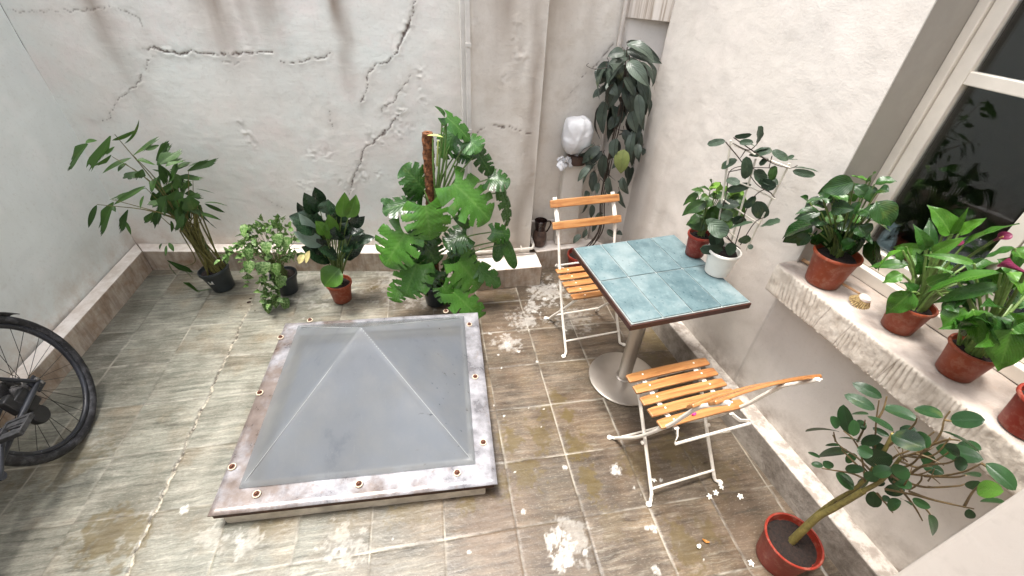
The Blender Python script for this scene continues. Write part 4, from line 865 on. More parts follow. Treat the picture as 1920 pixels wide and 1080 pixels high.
# ================================================================== PLANTS
def prof(u, a, b):
    m = a/(a+b); k = (m**a)*((1-m)**b)
    return (max(u, 0)**a)*(max(1-u, 0)**b)/k
SHAPES = {'ovate': (.62, .98), 'lance': (.8, 1.0), 'round': (.48, .46), 'heart': (.30, .85), 'calla': (.5, 1.15), 'obov': (.75, .45), 'tongue': (.6, .62)}
def leaf(B, p0, p1, w, up, shape='ovate', fold=.25, arch=.12, wav=0.0, nu=10, nv=3, sh=None, twist=0.0):
    p0 = Vector(p0); p1 = Vector(p1); ax = p1-p0; L = ax.length
    if L < 1e-5: return
    t = ax/L; up = Vector(up); sd = t.cross(up)
    if sd.length < 1e-3: sd = t.orthogonal()
    sd.normalize(); n0 = sd.cross(t).normalized(); w = w*.88; rl = random.gauss(0, .38); sd, n0 = sd*cos(rl)+n0*sin(rl), n0*cos(rl)-sd*sin(rl); arch = arch*random.uniform(.3, 1.9)
    c = (p0+p1)/2+n0*arch*L; a_, b_ = SHAPES[shape]; vs = []; uvs = []; phs = random.uniform(0, 6)
    for i in range(nu+1):
        u = i/nu; uu = u; pos = p0*(1-u)**2+c*2*u*(1-u)+p1*u*u; tg = ((c-p0)*(1-u)+(p1-c)*u).normalized()
        nn = sd.cross(tg).normalized(); hw = w/2*max(prof(u, a_, b_), .02)
        tw = twist*(u-.3); s2 = sd*cos(tw)+nn*sin(tw); n2 = nn*cos(tw)-sd*sin(tw)
        for j in range(-nv, nv+1):
            v = j/nv; a = abs(v)
            z = hw*a*math.sin(fold)+wav*w*math.sin(u*15+phs+(2 if v > 0 else 0))*a*a
            vs.append(pos+s2*v*hw*cos(fold*.7)+n2*z); uvs.append((u, v*.5+.5))
    k = 2*nv+1
    B.add(vs, [(i*k+j, i*k+j+1, i*k+j+k+1, i*k+j+k) for i in range(nu) for j in range(2*nv)], uvs, random.random() if sh is None else sh)
def fishtail(B, p0, p1, w, up, sh=None):
    p0 = Vector(p0); p1 = Vector(p1); ax = p1-p0; L = ax.length; t = ax/L; sd = t.cross(Vector(up)).normalized(); nn = sd.cross(t); nu = 9; nv = 8; vs = []; uvs = []
    skew = random.choice((-1, 1))*random.uniform(.2, .5); k = 2*nv+1; jag = [random.uniform(-.26, .08) for _ in range(k)]; curl = random.uniform(.02, .16)
    for i in range(nu+1):
        u = i/nu
        for j in range(-nv, nv+1):
            v = j/nv; hw = w/2*(.10+.95*min(1, u/.72)**.85)*(1-.30*max(0, u-.72)/.28)
            lu = u*(1-.22*abs(v)**1.5+skew*v*.7)
            if i == nu: lu += jag[j+nv]
            elif i == nu-1: lu += jag[j+nv]*.3
            vs.append(p0+t*L*lu+sd*v*hw+nn*(abs(v)*hw*.35-curl*L*u*u)); uvs.append((u, v*.5+.5))
    B.add(vs, [(i*k+j, i*k+j+1, i*k+j+k+1, i*k+j+k) for i in range(nu) for j in range(2*nv)], uvs, random.random() if sh is None else sh)
def monstera(B, p0, p1, w, up, sh=None, slits=5, arch=.12, fold=.12, young=False):
    p0 = Vector(p0); p1 = Vector(p1); ax = p1-p0; L = ax.length; t = ax/L; sd = t.cross(Vector(up))
    if sd.length < .05: sd = t.orthogonal()
    sd.normalize(); n0 = sd.cross(t).normalized(); c = (p0+p1)/2+n0*arch*L; nu = 44; nv = 9; vs = []; uvs = []; k = 2*nv+1; ph = random.uniform(0, 6)
    for i in range(nu+1):
        u = i/nu
        for j in range(-nv, nv+1):
            v = j/nv; a = abs(v); hw = w/2*max(.03, prof(.04+.96*u, .33, .62))
            lu = u-.20*(a**1.6)*(1-u)**1.5+.15*a*a*u*(1-u)*4          # basal lobes sweep back, lobes sweep forward
            pos = p0*(1-lu)**2+c*2*lu*(1-lu)+p1*lu*lu; tg = ((c-p0)*(1-lu)+(p1-c)*lu).normalized(); nn = sd.cross(tg).normalized()
            droop = -.22*a*a*hw*(1+.6*math.sin(u*6+ph)) + hw*a*fold + .010*w*a*math.sin(u*slits*2*pi+ph)
            vs.append(pos+sd*v*hw+nn*droop); uvs.append((lu if lu > 0 else 0, v*.5+.5))
    fs = []
    bnd = {sg: [(m+.85+random.uniform(-.25, .25))/(slits+.7)*.92 for m in range(slits)] for sg in (-1, 1)}
    dep = {sg: [random.choice((random.uniform(.34, .5), random.uniform(.5, .68), random.uniform(.38, .5))) for _ in range(slits)] for sg in (-1, 1)}
    for i in range(nu):
        for j in range(2*nv):
            v = (j+.5)/nv-1; a = abs(v); sg = 1 if v > 0 else -1; u = (i+.5)/nu; cut = False
            if not young:
                for ub, dp in zip(bnd[sg], dep[sg]):
                    us = ub-.02*(1-a)
                    if a > dp and abs(u-us) < .008+.030*(a-dp)/max(1-dp, .1): cut = True
            if not cut: fs.append((i*k+j, i*k+j+1, i*k+j+k+1, i*k+j+k))
    B.add(vs, fs, uvs, random.random() if sh is None else sh)
class Plane:      # an upright plane through the plant, square to the line of sight: pixel + depth -> point
    def __init__(s, A, tilt=0.0):
        s.A = Vector(A); d = CAMP-s.A; s.n = Vector((d.x, d.y, 0)).normalized(); s.tocam = d.normalized()
    def __call__(s, px, py, d=0.0): return onplane(px, py, s.A+s.n*d, s.n)
    def scale(s): 
        return (s.A-CAMP).dot(_f)/FPX
def nrm(P, k=.55, j=.35, up=(0, 0, 1)):
    return (P.tocam*k+Vector(up)*(1-k)+Vector((random.gauss(0, j), random.gauss(0, j), random.gauss(0, j)))).normalized()
def potmat(name, c):
    s = SH(name); o = s.obj(); n1 = s.noise(o, 9, 5, .65); n2 = s.noise(o, 38, 5, .7); z = s.sep(o)[2]
    c1 = s.mix(s.ramp(n1, [(.35, 0), (.65, 1)]), tuple(x*.78 for x in c[:3]), c)
    c1 = s.mix(s.math('MULTIPLY', s.ramp(n2, [(.5, 0), (.72, 1)]), .35), c1, lin(176,146,126))
    c1 = s.mix(s.math('MULTIPLY', s.math('MULTIPLY', s.ramp(z, [(.0, 1), (.05, 0)]), s.ramp(n1, [(.4, 0), (.6, 1)])), .6), c1, lin(84,60,48))
    return s.done(s.bsdf(c1, s.math('MULTIPLY_ADD', n2, .3, .3), spec=.4, normal=s.bump(n2, .1, .002)))
M_TERRA = potmat('terracotta_plastic', lin(142,64,38)); M_RED = potmat('red_plastic', lin(136,44,30))
M_BLACKP = simple('black_pot_plastic', lin(40,46,48), .4, nscale=20, namt=.2)
M_WPOT = simple('white_pot_plastic', lin(228,224,216), .35, nscale=16, namt=.06)
M_SOIL2 = simple('damp_soil', lin(34,22,17), .95, nscale=120, namt=.6, bump=1.0)
def pot(root, c, rt, rb, h, mat, rim=.006, rimh=.02, fill=.82, M=None, name='pot'):
    m = MB(); m.lathe([(0, .002), (rb*.94, .0015), (rb, .004), (rb+(rt-rb)*.5, h*.5), (rt, h-rimh), (rt+rim, h-rimh+.001), (rt+rim, h-.002), (rt+rim*.7, h), (rt-.001, h-.001), (rt-.003, h-rimh), (rb+(rt-rb)*fill-.004, h*fill)], (0, 0, 0), 44, M)
    o = m.build(name, mat, root, origin=(0, 0, 0)); o.location = Vector(c)-root.location
    m = MB(); n = 26; rs = rb+(rt-rb)*fill-.002; vs = [Vector((0, 0, h*fill+.014))]
    for i in range(1, 8):
        for k in range(n):
            a = 2*pi*k/n; r = rs*i/7; vs.append(Vector((cos(a)*r, sin(a)*r, h*fill+.012-.010*(i/7)**4+random.uniform(-.004, .004))))
    fs = [(0, 1+k, 1+(k+1) % n) for k in range(n)]+[(1+(i-1)*n+k, 1+i*n+k, 1+i*n+(k+1)%n, 1+(i-1)*n+(k+1)%n) for i in range(1, 7) for k in range(n)]
    m.add([M @ v if M else v for v in vs], fs); m.build('soil', M_SOIL2, o, origin=(0, 0, 0)).location = (0, 0, 0); return o
def stem(B, pts, r0, r1, k=4, n=6): B.tube(smooth_path(pts, k), r0, r1, n, sh=random.random(), cap=True)
GREENST = lambda nm, a: simple(nm, a, .5, nscale=60, namt=.25)
M_ST = GREENST('green_stem', lin(86,104,48)); M_STD = GREENST('brown_stem', lin(104,86,56)); M_STY = GREENST('tan_stem', lin(128,118,66)); M_STK = GREENST('dark_stem', lin(60,48,40))

# ---------------------------------------------------------------- fishtail palm
pc = onz(411, 520, 0); pc = Vector((-1.455, 2.665, 0)); P = Plane(pc+Vector((0, 0, .17)))
pl_ = thing('fishtail_palm', pc, 'tall ragged leaved palm leaning left from a black pot in the back left corner', 'plant')
pot(pl_, pc, .088, .066, .165, M_BLACKP, M=Matrix.Rotation(radians(-8), 4, 'Y'))
M_PALM = leafmat('palm_leaf', lin(24,48,16), lin(64,98,38), lin(92,126,64), .42, 14, .25, back=lin(70,104,50), trans=.22)
Z = lambda x, y: (100+x/3, 200+y/3)
FL = [(195,210,62,333,76),(245,190,180,208,34),(322,165,215,350,62),(325,270,222,345,46),(398,210,482,70,30),(330,190,465,130,34),(345,225,300,272,40),(450,275,582,176,38),(520,245,596,216,26),
 (580,305,655,205,64),(585,330,712,240,78),(440,288,276,376,32),(410,318,364,366,34),(490,365,418,405,66),(468,300,575,318,40),(600,330,640,440,76),(585,400,538,485,56),(655,358,762,318,52),(755,362,922,294,48),
 (690,400,842,394,42),(680,455,768,452,64),(522,458,335,522,50),(510,500,490,575,26),(340,538,238,716,70),(245,552,198,682,34),(340,560,352,592,26),(420,580,364,716,40),(400,640,437,722,24),(572,590,503,662,52),
 (600,560,566,676,46),(640,500,600,605,90),(720,480,640,605,100),(760,500,792,595,100),(740,490,832,500,56),(800,462,912,490,28),(850,540,986,562,28),(850,545,966,596,28),(800,600,917,672,46),(660,640,664,706,24),
 (845,740,862,812,38),(640,865,792,942,44),(650,880,702,955,34),(700,900,792,976,30),(730,990,826,1032,38),(800,1045,892,1030,24),(612,770,600,806,22),(650,765,678,816,28),(636,780,632,842,18),
 (700,420,600,520,70),(620,520,545,560,50),(700,540,760,640,80),(650,430,700,330,60),(740,560,680,680,70),(780,540,860,620,56),(600,450,560,400,50),(690,380,720,460,70),(560,480,600,570,60),(660,560,700,640,70),(760,430,700,520,80),(620,380,560,350,44),(720,610,740,700,60)]
lv = MB(); sm = MB(); hub = Vector(P(385, 470, .0))
tips = [((345,155),(565,420)),((332,522),(640,610)),((245,550),(560,590)),((405,320),(600,470)),((600,330),(680,520)),((655,358),(720,520)),((785,400),(790,560)),((830,560),(830,640)),((450,275),(600,440)),((690,400),(740,560)),((572,590),(690,690)),((600,560),(700,640)),((330,280),(540,420)),((800,600),(800,680)),((845,740),(850,790)),((760,362),(760,520)),((520,458),(660,600)),((730,900),(800,860)),((740,560),(760,700)),((660,430),(720,600))]
for i, (tp, md) in enumerate(tips):
    d = random.uniform(-.10, .14); b = Vector((pc.x+random.uniform(-.045, .045), pc.y+random.uniform(-.045, .03), .14))
    bx_ = Z(760+random.uniform(-50, 60), 690); stem(sm, [b, P(*bx_, d*.3), P(*Z(*md), d*.7), P(*Z(*tp), d)], .0062, .0016, 5)
for k in range(16):
    b = Vector((pc.x+random.uniform(-.05, .05), pc.y+random.uniform(-.05, .04), .14)); stem(sm, [b, P(*Z(random.uniform(740, 850), random.uniform(640, 780)), random.uniform(-.05, .07)), P(*Z(random.uniform(680, 820), random.uniform(500, 620)), random.uniform(-.06, .1))], .006, .003, 5)
FL += [(x+random.uniform(-25, 25), y+random.uniform(-25, 25), x+dx*random.uniform(.6, 1)+random.uniform(-40, 40), y+dy*random.uniform(.6, 1)+random.uniform(-40, 40), w_*.7) for x, y, dx, dy, w_ in [(a, b, c-a, d-b, e) for a, b, c, d, e in FL if 480 < a < 860 and b < 640 and e > 34]]
for x0, y0, x1, y1, w_ in FL:
    d = random.uniform(-.08, .14); sc = P.scale()/3
    n_ = nrm(P, .5, .42); (fishtail if w_ > 36 else lambda B, a, b, c, d_: leaf(B, a, b, c, d_, 'lance', .3, .1))(lv, P(*Z(x0, y0), d), P(*Z(x1, y1), d+random.uniform(-.03, .04)), w_*sc*.82, n_)
lv.build('leaves', M_PALM, pl_, origin=pc); sm.build('stems', simple('palm_stem', lin(100,96,50), .5, nscale=40, namt=.3), pl_, origin=pc)
m = MB(); lc = P(404, 527, .1)
for zz in (0,):
    a0_ = radians(-103); pts_ = []
    for a in (a0_-.17, a0_+.22):
        for h_ in (.085, .112): pts_.append(Vector((cos(a)*(.0665+.022*h_/.165+.0016), sin(a)*(.0665+.022*h_/.165+.0016), h_)))
    Rm = Matrix.Rotation(radians(-8), 4, 'Y'); m.add([Rm @ p for p in pts_], [(0, 2, 3, 1)])
lb = m.build('paper_label', simple('white_label', lin(226,226,222), .5), pl_); md = lb.modifiers.new('t', 'SOLIDIFY'); md.thickness = .0006

# ---------------------------------------------------------------- variegated trailing plant
vc = Vector((-1.06, 2.555, 0)); P = Plane(vc+Vector((0, 0, .12)))
vp = thing('variegated_vine', vc, 'low bushy plant with many small green and cream leaves spilling over a black pot', 'plant')
pot(vp, vc+Vector((.035, .02, 0)), .080, .062, .150, M_BLACKP)
M_VAR = leafmat('variegated_leaf', lin(40,78,26), lin(84,122,52), lin(124,150,88), .42, 7, .35, trans=.2, mottle=(lin(164,184,128), 90, .5))
lv = MB(); sm = MB(); c0 = vc+Vector((.02, .02, .15)); Q = lambda x, y: (420+x/4, 330+y/4)
def vleaf(p, s, out, j=.4):
    d = (Vector(out)+Vector((random.gauss(0, j), random.gauss(0, j), random.gauss(0, j)-.25))).normalized(); leaf(lv, p, p+d*s, s*.72, nrm(P, .5, .4), 'heart', .3, .12, .05, 6, 2)
for k in range(150):
    a = random.uniform(0, 2*pi); r = random.random()**.5; e = random.uniform(0, 1)
    x = 345+cos(a)*r*200; y = 500+sin(a)*r*170
    p = P(*Q(x, y), random.uniform(-.10, .12)); vleaf(p, random.uniform(.030, .058), (p-c0).normalized()*.7+P.tocam*.3)
    if k % 4 == 0: stem(sm, [c0+Vector((random.uniform(-.05, .05), random.uniform(-.05, .05), -.02)), (c0+p)/2+Vector((0, 0, .04)), p], .0022, .0012, 3, 5)
for tr in ([(370,720,.10),(390,800,.13),(340,880,.16),(320,970,.19)], [(420,760,.10),(400,880,.14),(395,940,.2)], [(220,560,.05),(150,590,.09),(160,680,.10),(180,820,.1)], [(180,470,.02),(60,560,.06),(-10,600,.08)], [(470,620,.05),(560,590,.02),(600,620,.02)], [(200,430,0),(170,400,0)], [(400,380,0),(430,310,0)], [(300,700,.1),(290,800,.14),(310,900,.17)]):
    pts = [P(*Q(x, y), d) for x, y, d in tr]; pts = [p if p.z > .012 else Vector((p.x, p.y, .012)) for p in pts]; stem(sm, [c0, *pts], .0024, .0015, 4, 5)
    for p in smooth_path(pts, 5):
        for q_ in range(2): vleaf(p+Vector((random.gauss(0, .012), random.gauss(0, .012), random.gauss(0, .008)+.006)), random.uniform(.03, .055), P.tocam*.7+Vector((random.gauss(0, .5), 0, 0)))
for (x, y, w_) in ((300,690,120),(410,700,120),(430,790,90),(170,410,60),(330,540,80),(400,480,80),(460,500,80),(390,940,80),(450,960,80),(330,980,80),(170,590,90),(200,680,80)):
    p = P(*Q(x-10, y-50), .15); q_ = P(*Q(x+random.uniform(-40, 40), y+55), .19); leaf(lv, p, q_, w_*P.scale()/4, nrm(P, .75, .2), 'heart', .3, .12, .04, 8, 3)
lv.build('leaves', M_VAR, vp, origin=vc); sm.build('stems', M_ST, vp, origin=vc)

# ---------------------------------------------------------------- dark broad leaved plant in a terracotta pot
ac = Vector((-.652, 2.435, 0)); P = Plane(ac+Vector((0, 0, .15)))
ap_ = thing('dark_leaved_plant', ac, 'compact plant with glossy blackish green pointed leaves in a terracotta pot on the floor', 'plant')
pot(ap_, ac, .076, .058, .15, M_TERRA)
M_AGL = leafmat('blackish_leaf', lin(14,26,18), lin(38,62,38), lin(52,80,52), .28, 8, .35, trans=.08, coat=.3); M_AGB = leafmat('bright_leaf', lin(44,80,26), lin(84,124,44), lin(110,142,76), .33, 8, .4, trans=.2)
M_AGS = leafmat('silver_leaf', lin(96,118,104), lin(134,152,138), lin(150,166,150), .38, 9, .3, trans=.08)
LA = [(690,285,600,122,78),(715,235,678,82,78),(660,312,548,198,66),(700,415,488,302,138),(790,470,775,288,96,1),(760,440,688,335,66,1),(880,310,905,122,76,1),(930,315,990,138,72,1),(790,285,780,175,96),(845,305,860,200,66),(880,370,890,285,104),(930,405,1000,268,66),
 (960,380,1056,300,56),(740,515,520,418,80,2),(840,612,580,530,118),(850,622,700,545,84),(895,605,1062,500,130),(870,650,905,558,56,2),(1000,492,1132,460,56),(955,445,1052,410,54),(868,695,752,825,130,3),(690,420,558,278,56,2),(830,400,862,462,86),(640,420,560,350,80),(700,350,640,250,70),
 (820,340,760,260,80),(900,470,960,370,90),(780,520,700,430,90),(860,480,830,380,90),(930,520,1040,450,80),(720,470,620,390,90),(760,560,640,470,90),(870,560,980,470,100),(800,420,740,330,80),(1000,440,1070,470,50),(600,590,560,660,40,4),(640,560,615,655,30,4),(880,440,930,350,80),(760,380,700,270,80)]
lv = MB(); lb_ = MB(); lg = MB(); ly = MB(); sm = MB()
for t in LA:
    x0, y0, x1, y1, w_ = t[:5]; k = t[5] if len(t) > 5 else 0; d = random.uniform(-.08, .09)+(.06 if k in (1, 3) else 0); p0 = P(*Q(x0, y0), d); p1 = P(*Q(x1, y1), d+random.uniform(-.02, .05))
    leaf({0: lv, 1: lb_, 2: lg, 3: lg if False else lb_, 4: ly}[k], p0, p1, w_*P.scale()/4*1.5, nrm(P, .66, .22), 'lance' if k != 3 else 'ovate', .35, .10, .03, 10, 3)
    if k != 4: stem(sm, [ac+Vector((random.uniform(-.02, .02), random.uniform(-.02, .02), .11)), (ac+Vector((0, 0, .2))+p0)/2, p0], .0045, .0028, 4)
lv.build('leaves', M_AGL, ap_, origin=ac); lb_.build('leaves', M_AGB, ap_, origin=ac); lg.build('leaves', M_AGS, ap_, origin=ac); ly.build('dry_leaves', simple('yellowed_leaf', lin(176,166,112), .6), ap_, origin=ac); sm.build('stems', M_ST, ap_, origin=ac)

# ---------------------------------------------------------------- swiss cheese plant on a moss pole
mc = Vector((-.03, 2.335, 0)); P = Plane(mc+Vector((0, 0, .3)))
mp = thing('swiss_cheese_plant', mc, 'large split leaved climbing plant on a brown moss pole behind the skylight', 'plant')
pot(mp, mc, .085, .068, .17, M_BLACKP)
W_ = lambda x, y: (700+x/2.51, 180+y/2.51)
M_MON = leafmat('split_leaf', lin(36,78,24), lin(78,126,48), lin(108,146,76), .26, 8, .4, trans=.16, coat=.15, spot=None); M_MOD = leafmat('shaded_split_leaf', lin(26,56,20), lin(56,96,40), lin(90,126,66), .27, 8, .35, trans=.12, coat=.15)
ML = [(378,412,548,585,185,0,.10),(245,515,268,678,185,0,.14),(150,648,55,800,190,0,.13),(205,790,150,945,170,0,.16),(238,440,135,330,130,1,.02),(235,470,150,400,110,1,.0),(195,500,42,545,125,1,.06),(95,518,35,485,36,1,.04),(345,100,455,210,66,0,.02),(390,160,320,292,105,1,-.02),
 (400,258,462,300,80,1,-.02),(450,205,505,262,100,1,.02),(490,265,556,372,70,1,.02),(538,392,645,408,110,1,.04),(606,452,632,612,74,1,.05),(556,640,645,655,90,0,.06),(600,680,578,782,52,1,.06),(622,695,668,812,54,1,.07),(400,778,500,905,165,0,.12),(470,800,600,890,100,1,.08),(378,925,518,1068,130,0,.2),
 (325,895,385,965,110,0,.16),(440,655,330,700,130,1,.05),(235,690,300,790,140,1,.06),(380,715,475,762,100,1,.03),(395,560,452,622,48,1,.04),(120,900,100,970,90,0,.14),(260,620,180,700,130,1,.05),(300,820,240,900,110,1,.07),(420,880,470,830,90,1,.02),(360,760,420,840,110,1,.05),(170,780,250,860,120,0,.1)]
lv = MB(); ld = MB(); ly = MB(); sm = MB(); sc = P.scale()/2.51
polt = lambda y, d=0: P(*W_(255+(y-175)*.075, y), d)
for x0, y0, x1, y1, w_, k, d in ML:
    d -= .02; p0 = P(*W_(x0, y0), d); p1 = P(*W_(x1, y1), d+random.uniform(-.01, .04)); 
    n_ = nrm(P, .72, .14) if k == 0 else nrm(P, .6, .28)
    (monstera)(lv if k == 0 else ld, p0, p1, w_*sc*1.1, n_, None, 4 if w_ > 100 else 3, .10, .10, young=w_ < 60)
    yb = min(980, max(y0+60, 420)+random.uniform(40, 160)); b = polt(yb, .0)+Vector((random.uniform(-.01, .03), 0, 0)); stem(sm, [b, (b+p0)/2+Vector((0, 0, .05))+P.n*.02, p0], .0058, .0036, 5)
leaf(ld, P(*W_(335, 102), 0), P(*W_(288, 48), 0), 52*sc, nrm(P, .6, .2), 'heart', .3, .1)
for x_, y0, x1, y1 in ((300,480,325,105),(320,470,345,110),(330,480,405,290),(285,480,280,200),(318,560,350,250)): stem(sm, [polt(y0+40)+Vector((.02, -.01, 0)), P(*W_((x_+x1)/2, (y0+y1)/2), .02), P(*W_(x1, y1), .0)], .0072, .0042, 5)
leaf(ly, P(*W_(330, 195), .03), P(*W_(252, 186), .06), 22*sc, nrm(P, .5, .1), 'lance', .6, .02); stem(ly, [P(*W_(300, 330), .0), P(*W_(305, 210), .01)], .006, .004)
lv.build('leaves', M_MON, mp, origin=mc); ld.build('leaves', M_MOD, mp, origin=mc); ly.build('new_leaf', simple('pale_new_leaf', lin(186,196,120), .45), mp, origin=mc); sm.build('stems', GREENST('petiole', lin(84,112,52)), mp, origin=mc)
top = polt(172, -.03); bot = mc+Vector((0, .01, .12)); m = MB(); N = 150; K_ = 36; vs = []; axd = (top-bot); r_ = .0265
e1 = axd.normalized().orthogonal().normalized(); e2_ = axd.normalized().cross(e1)
for i in range(N+1):
    for k in range(K_):
        a = 2*pi*k/K_; rr = r_*(1+.13*vnoise(np.array(i*.5), np.array(k*.9))+.10*math.sin(i*.55+k*.35)+random.uniform(-.05, .12))
        if i == N: rr *= .3
        vs.append(bot+axd*(min(i, N-1)/(N-1))+(e1*cos(a)+e2_*sin(a))*rr)
m.add([tuple(v) for v in vs], [(i*K_+k, i*K_+(k+1)%K_, (i+1)*K_+(k+1)%K_, (i+1)*K_+k) for i in range(N) for k in range(K_)])
for i in range(900):
    a = random.uniform(0, 2*pi); t_ = random.random(); p = bot+axd*t_+(e1*cos(a)+e2_*sin(a))*r_*1.05; d_ = (e1*cos(a)+e2_*sin(a)+Vector((random.gauss(0, .8), random.gauss(0, .8), random.gauss(0, .8)))).normalized()
    s_ = d_.orthogonal()*.0006; q_ = p+d_*random.uniform(.005, .013); m.add([p-s_, p+s_, q_], [(0, 1, 2)])
m.build('moss_pole', simple('coir', lin(112,70,42), .95, nscale=70, namt=.5, bump=1.0), mp, origin=mc)

# ---------------------------------------------------------------- tall dark hanging plant in the corner
tc = Vector((1.035, 2.555, 0)); P = Plane(Vector((1.09, 2.60, .8)))
tp = thing('tall_dark_plant', tc, 'tall dark plant with drooping ribbed greyish leaves rising behind the table', 'plant')
pot(tp, tc, .085, .066, .17, M_RED)
V_ = lambda x, y: (960+x/1.929, y/1.929)
M_TAL = leafmat('ribbed_dark_leaf', lin(34,42,34), lin(92,104,92), lin(26,31,26), .34, 7, .9, vw=.42, back=lin(48,46,40), trans=.06); M_TAY = leafmat('yellowing_leaf', lin(104,116,62), lin(132,140,84), lin(84,100,56), .4, 7, .5)
TL = [(415,160,515,228,58),(405,188,345,205,50),(390,185,378,215,46),(350,222,318,305,76),(400,228,345,315,86),(418,222,492,312,64),(485,220,506,315,50),(462,280,492,362,50),(405,280,442,350,60),(412,285,432,418,70),(345,300,382,348,50),(340,365,330,485,76),(385,350,412,424,60),(456,340,466,452,50),(360,380,372,462,60),(330,310,317,362,36),
 (420,460,442,524,50),(442,470,430,590,50),(405,470,422,518,44),(378,500,374,578,70),(300,525,236,578,54),(320,530,253,592,54),(335,560,330,648,60),(285,598,238,657,40),(300,630,290,694,50),(350,640,362,722,50),(400,640,422,702,48),(388,690,412,753,44),(312,660,308,702,36),(272,690,263,722,34),
 (268,730,248,775,36),(250,850,222,880,40),(270,830,255,862,30),(330,770,300,800,34),(290,740,285,790,36),(345,830,372,858,36),(380,840,400,850,30),(440,300,410,380,60),(370,300,355,390,66),(470,330,480,400,50),(380,420,350,470,50),(430,400,450,480,56),(360,240,400,290,70),(440,250,450,330,70),(320,600,345,640,40),(280,560,300,600,44),(400,560,380,610,44),(420,600,425,660,40),(340,700,320,740,40),(300,790,290,840,34),(260,800,240,820,30),(460,440,440,530,44),(455,520,450,575,40)]
lv = MB(); ly = MB(); sm = MB(); sc = P.scale()/1.929
TL2 = TL+[(x0+random.uniform(-24, 24), y0+random.uniform(-20, 25), x1+random.uniform(-30, 30), y1+random.uniform(-15, 30), w_*.9) for x0, y0, x1, y1, w_ in TL for _k in range(2 if y0 < 480 else 1) if y0 < 660]
for i_, (x0, y0, x1, y1, w_) in enumerate(TL2):
    d = random.uniform(-.04, .08) if i_ < len(TL) else random.uniform(-.10, .0); p0 = P(*V_(x0, y0), d); leaf(lv, p0, P(*V_(x1, y1), d+random.uniform(0, .05)), w_*sc*.76, nrm(P, .58, .42), 'ovate', .30, .20, .03, 12, 3)
    if random.random() < .6: stem(sm, [P(*V_(x0+random.uniform(-12, 12), y0-14), -.02), p0], .002, .0016, 2, 5)
leaf(ly, P(*V_(405, 540), .09), P(*V_(394, 628), .10), 62*sc, nrm(P, .8, .1), 'ovate', .2, .1)
for k in range(5):
    dx = random.uniform(-26, 26); d = random.uniform(-.04, .03); stem(sm, [tc+Vector((random.uniform(-.04, .04), random.uniform(-.04, .04), .13)), P(*V_(310+dx, 840), d), P(*V_(320+dx, 720), d), P(*V_(350+dx, 560), d), P(*V_(390+dx, 380), d), P(*V_(415+dx*.7, random.uniform(150, 300)), d)], .005, .0025, 5)
stem(sm, [P(*V_(345, 245), .02), P(*V_(300, 250), .04), P(*V_(270, 238), .05), P(*V_(278, 228), .05)], .002, .0012, 5, 5)
lv.build('leaves', M_TAL, tp, origin=tc); ly.build('leaves', M_TAY, tp, origin=tc); sm.build('stems', M_STK, tp, origin=tc)

# ---------------------------------------------------------------- plants on the table
K4 = lambda x, y: (1240+x/2.7, 200+y/2.7)
M_PEP = leafmat('mid_green_leaf', lin(26,50,20), lin(66,98,38), lin(84,116,54), .32, 8, .35, trans=.14, coat=.1); M_PEL = leafmat('light_young_leaf', lin(72,112,36), lin(112,148,58), lin(132,160,84), .34, 8, .3, trans=.25)
M_HOY = leafmat('grey_green_leaf', lin(28,46,30), lin(62,80,60), lin(76,96,74), .45, 5, .25, trans=.06); 
rcn = Vector((1.248, 1.612, TZ+.004)); P = Plane(rcn+Vector((0, 0, .15)))
rp = thing('leafy_pot_plant', rcn, 'bushy green plant in a red brown pot on the table, behind the white pot', 'plant')
pot(rp, rcn, .054, .043, .118, M_RED, rimh=.014)
RL = [(225,480,125,540,62),(185,440,118,485,40),(215,430,150,422,36),(245,430,188,412,40),(240,412,262,383,40,1),(250,402,308,412,50,1),(235,450,196,475,40),(265,480,212,510,60),(275,500,238,592,76),(235,570,138,605,88),(330,480,398,555,88),(335,440,405,475,60),(290,440,335,485,56),(350,450,398,436,56,1),(200,560,140,590,60),(300,520,290,600,80),(260,520,300,600,80),(300,460,260,430,50,1),(370,430,420,440,40,1),(380,450,430,470,40,1),(320,430,330,400,40,1),(220,520,170,560,60),(310,560,350,620,80),(250,580,240,640,80),(280,430,300,390,40,1)]
def leafset(L, mapf, P, lv, ly, sm, c0, sc, kk=.55, jj=.3, shape='ovate', dr=(-.05, .07), fold=.3, arch=.13, mul=1.1, st=(.0028, .0018), stp=.7, more=.75):
    L2 = [(t[0]+random.uniform(-22, 22), t[1]+random.uniform(-18, 22), t[2]+random.uniform(-26, 26), t[3]+random.uniform(-20, 26), t[4]*.95) for t in L if random.random() < more]
    for i_, t in enumerate(L+L2):
        x0, y0, x1, y1, w_ = t[:5]; d = random.uniform(*dr)-(.045 if i_ >= len(L) else 0); p0 = P(*mapf(x0, y0), d); leaf(ly if len(t) > 5 else lv, p0, P(*mapf(x1, y1), d+random.uniform(-.01, .035)), w_*sc*mul, nrm(P, kk, jj), shape, fold, arch, .03, 10, 3)
        if random.random() < stp: stem(sm, [c0+Vector((random.uniform(-.015, .015), random.uniform(-.015, .015), 0)), (c0+p0)/2+Vector((0, 0, .015)), p0], *st, 4, 5)
lv = MB(); ly = MB(); sm = MB(); leafset(RL, K4, P, lv, ly, sm, rcn+Vector((0, 0, .10)), P.scale()/2.7)
lv.build('leaves', M_PEP, rp, origin=rcn); ly.build('young_leaves', M_PEL, rp, origin=rcn); sm.build('stems', M_ST, rp, origin=rcn)
wc = Vector((1.275, 1.455, TZ+.004)); P = Plane(wc+Vector((0, 0, .15)))
wp = thing('trellis_plant', wc, 'sparse round leaved climber on a white stick trellis in a white pot on the table', 'plant')
pot(wp, wc, .067, .052, .125, M_WPOT, rimh=.012)
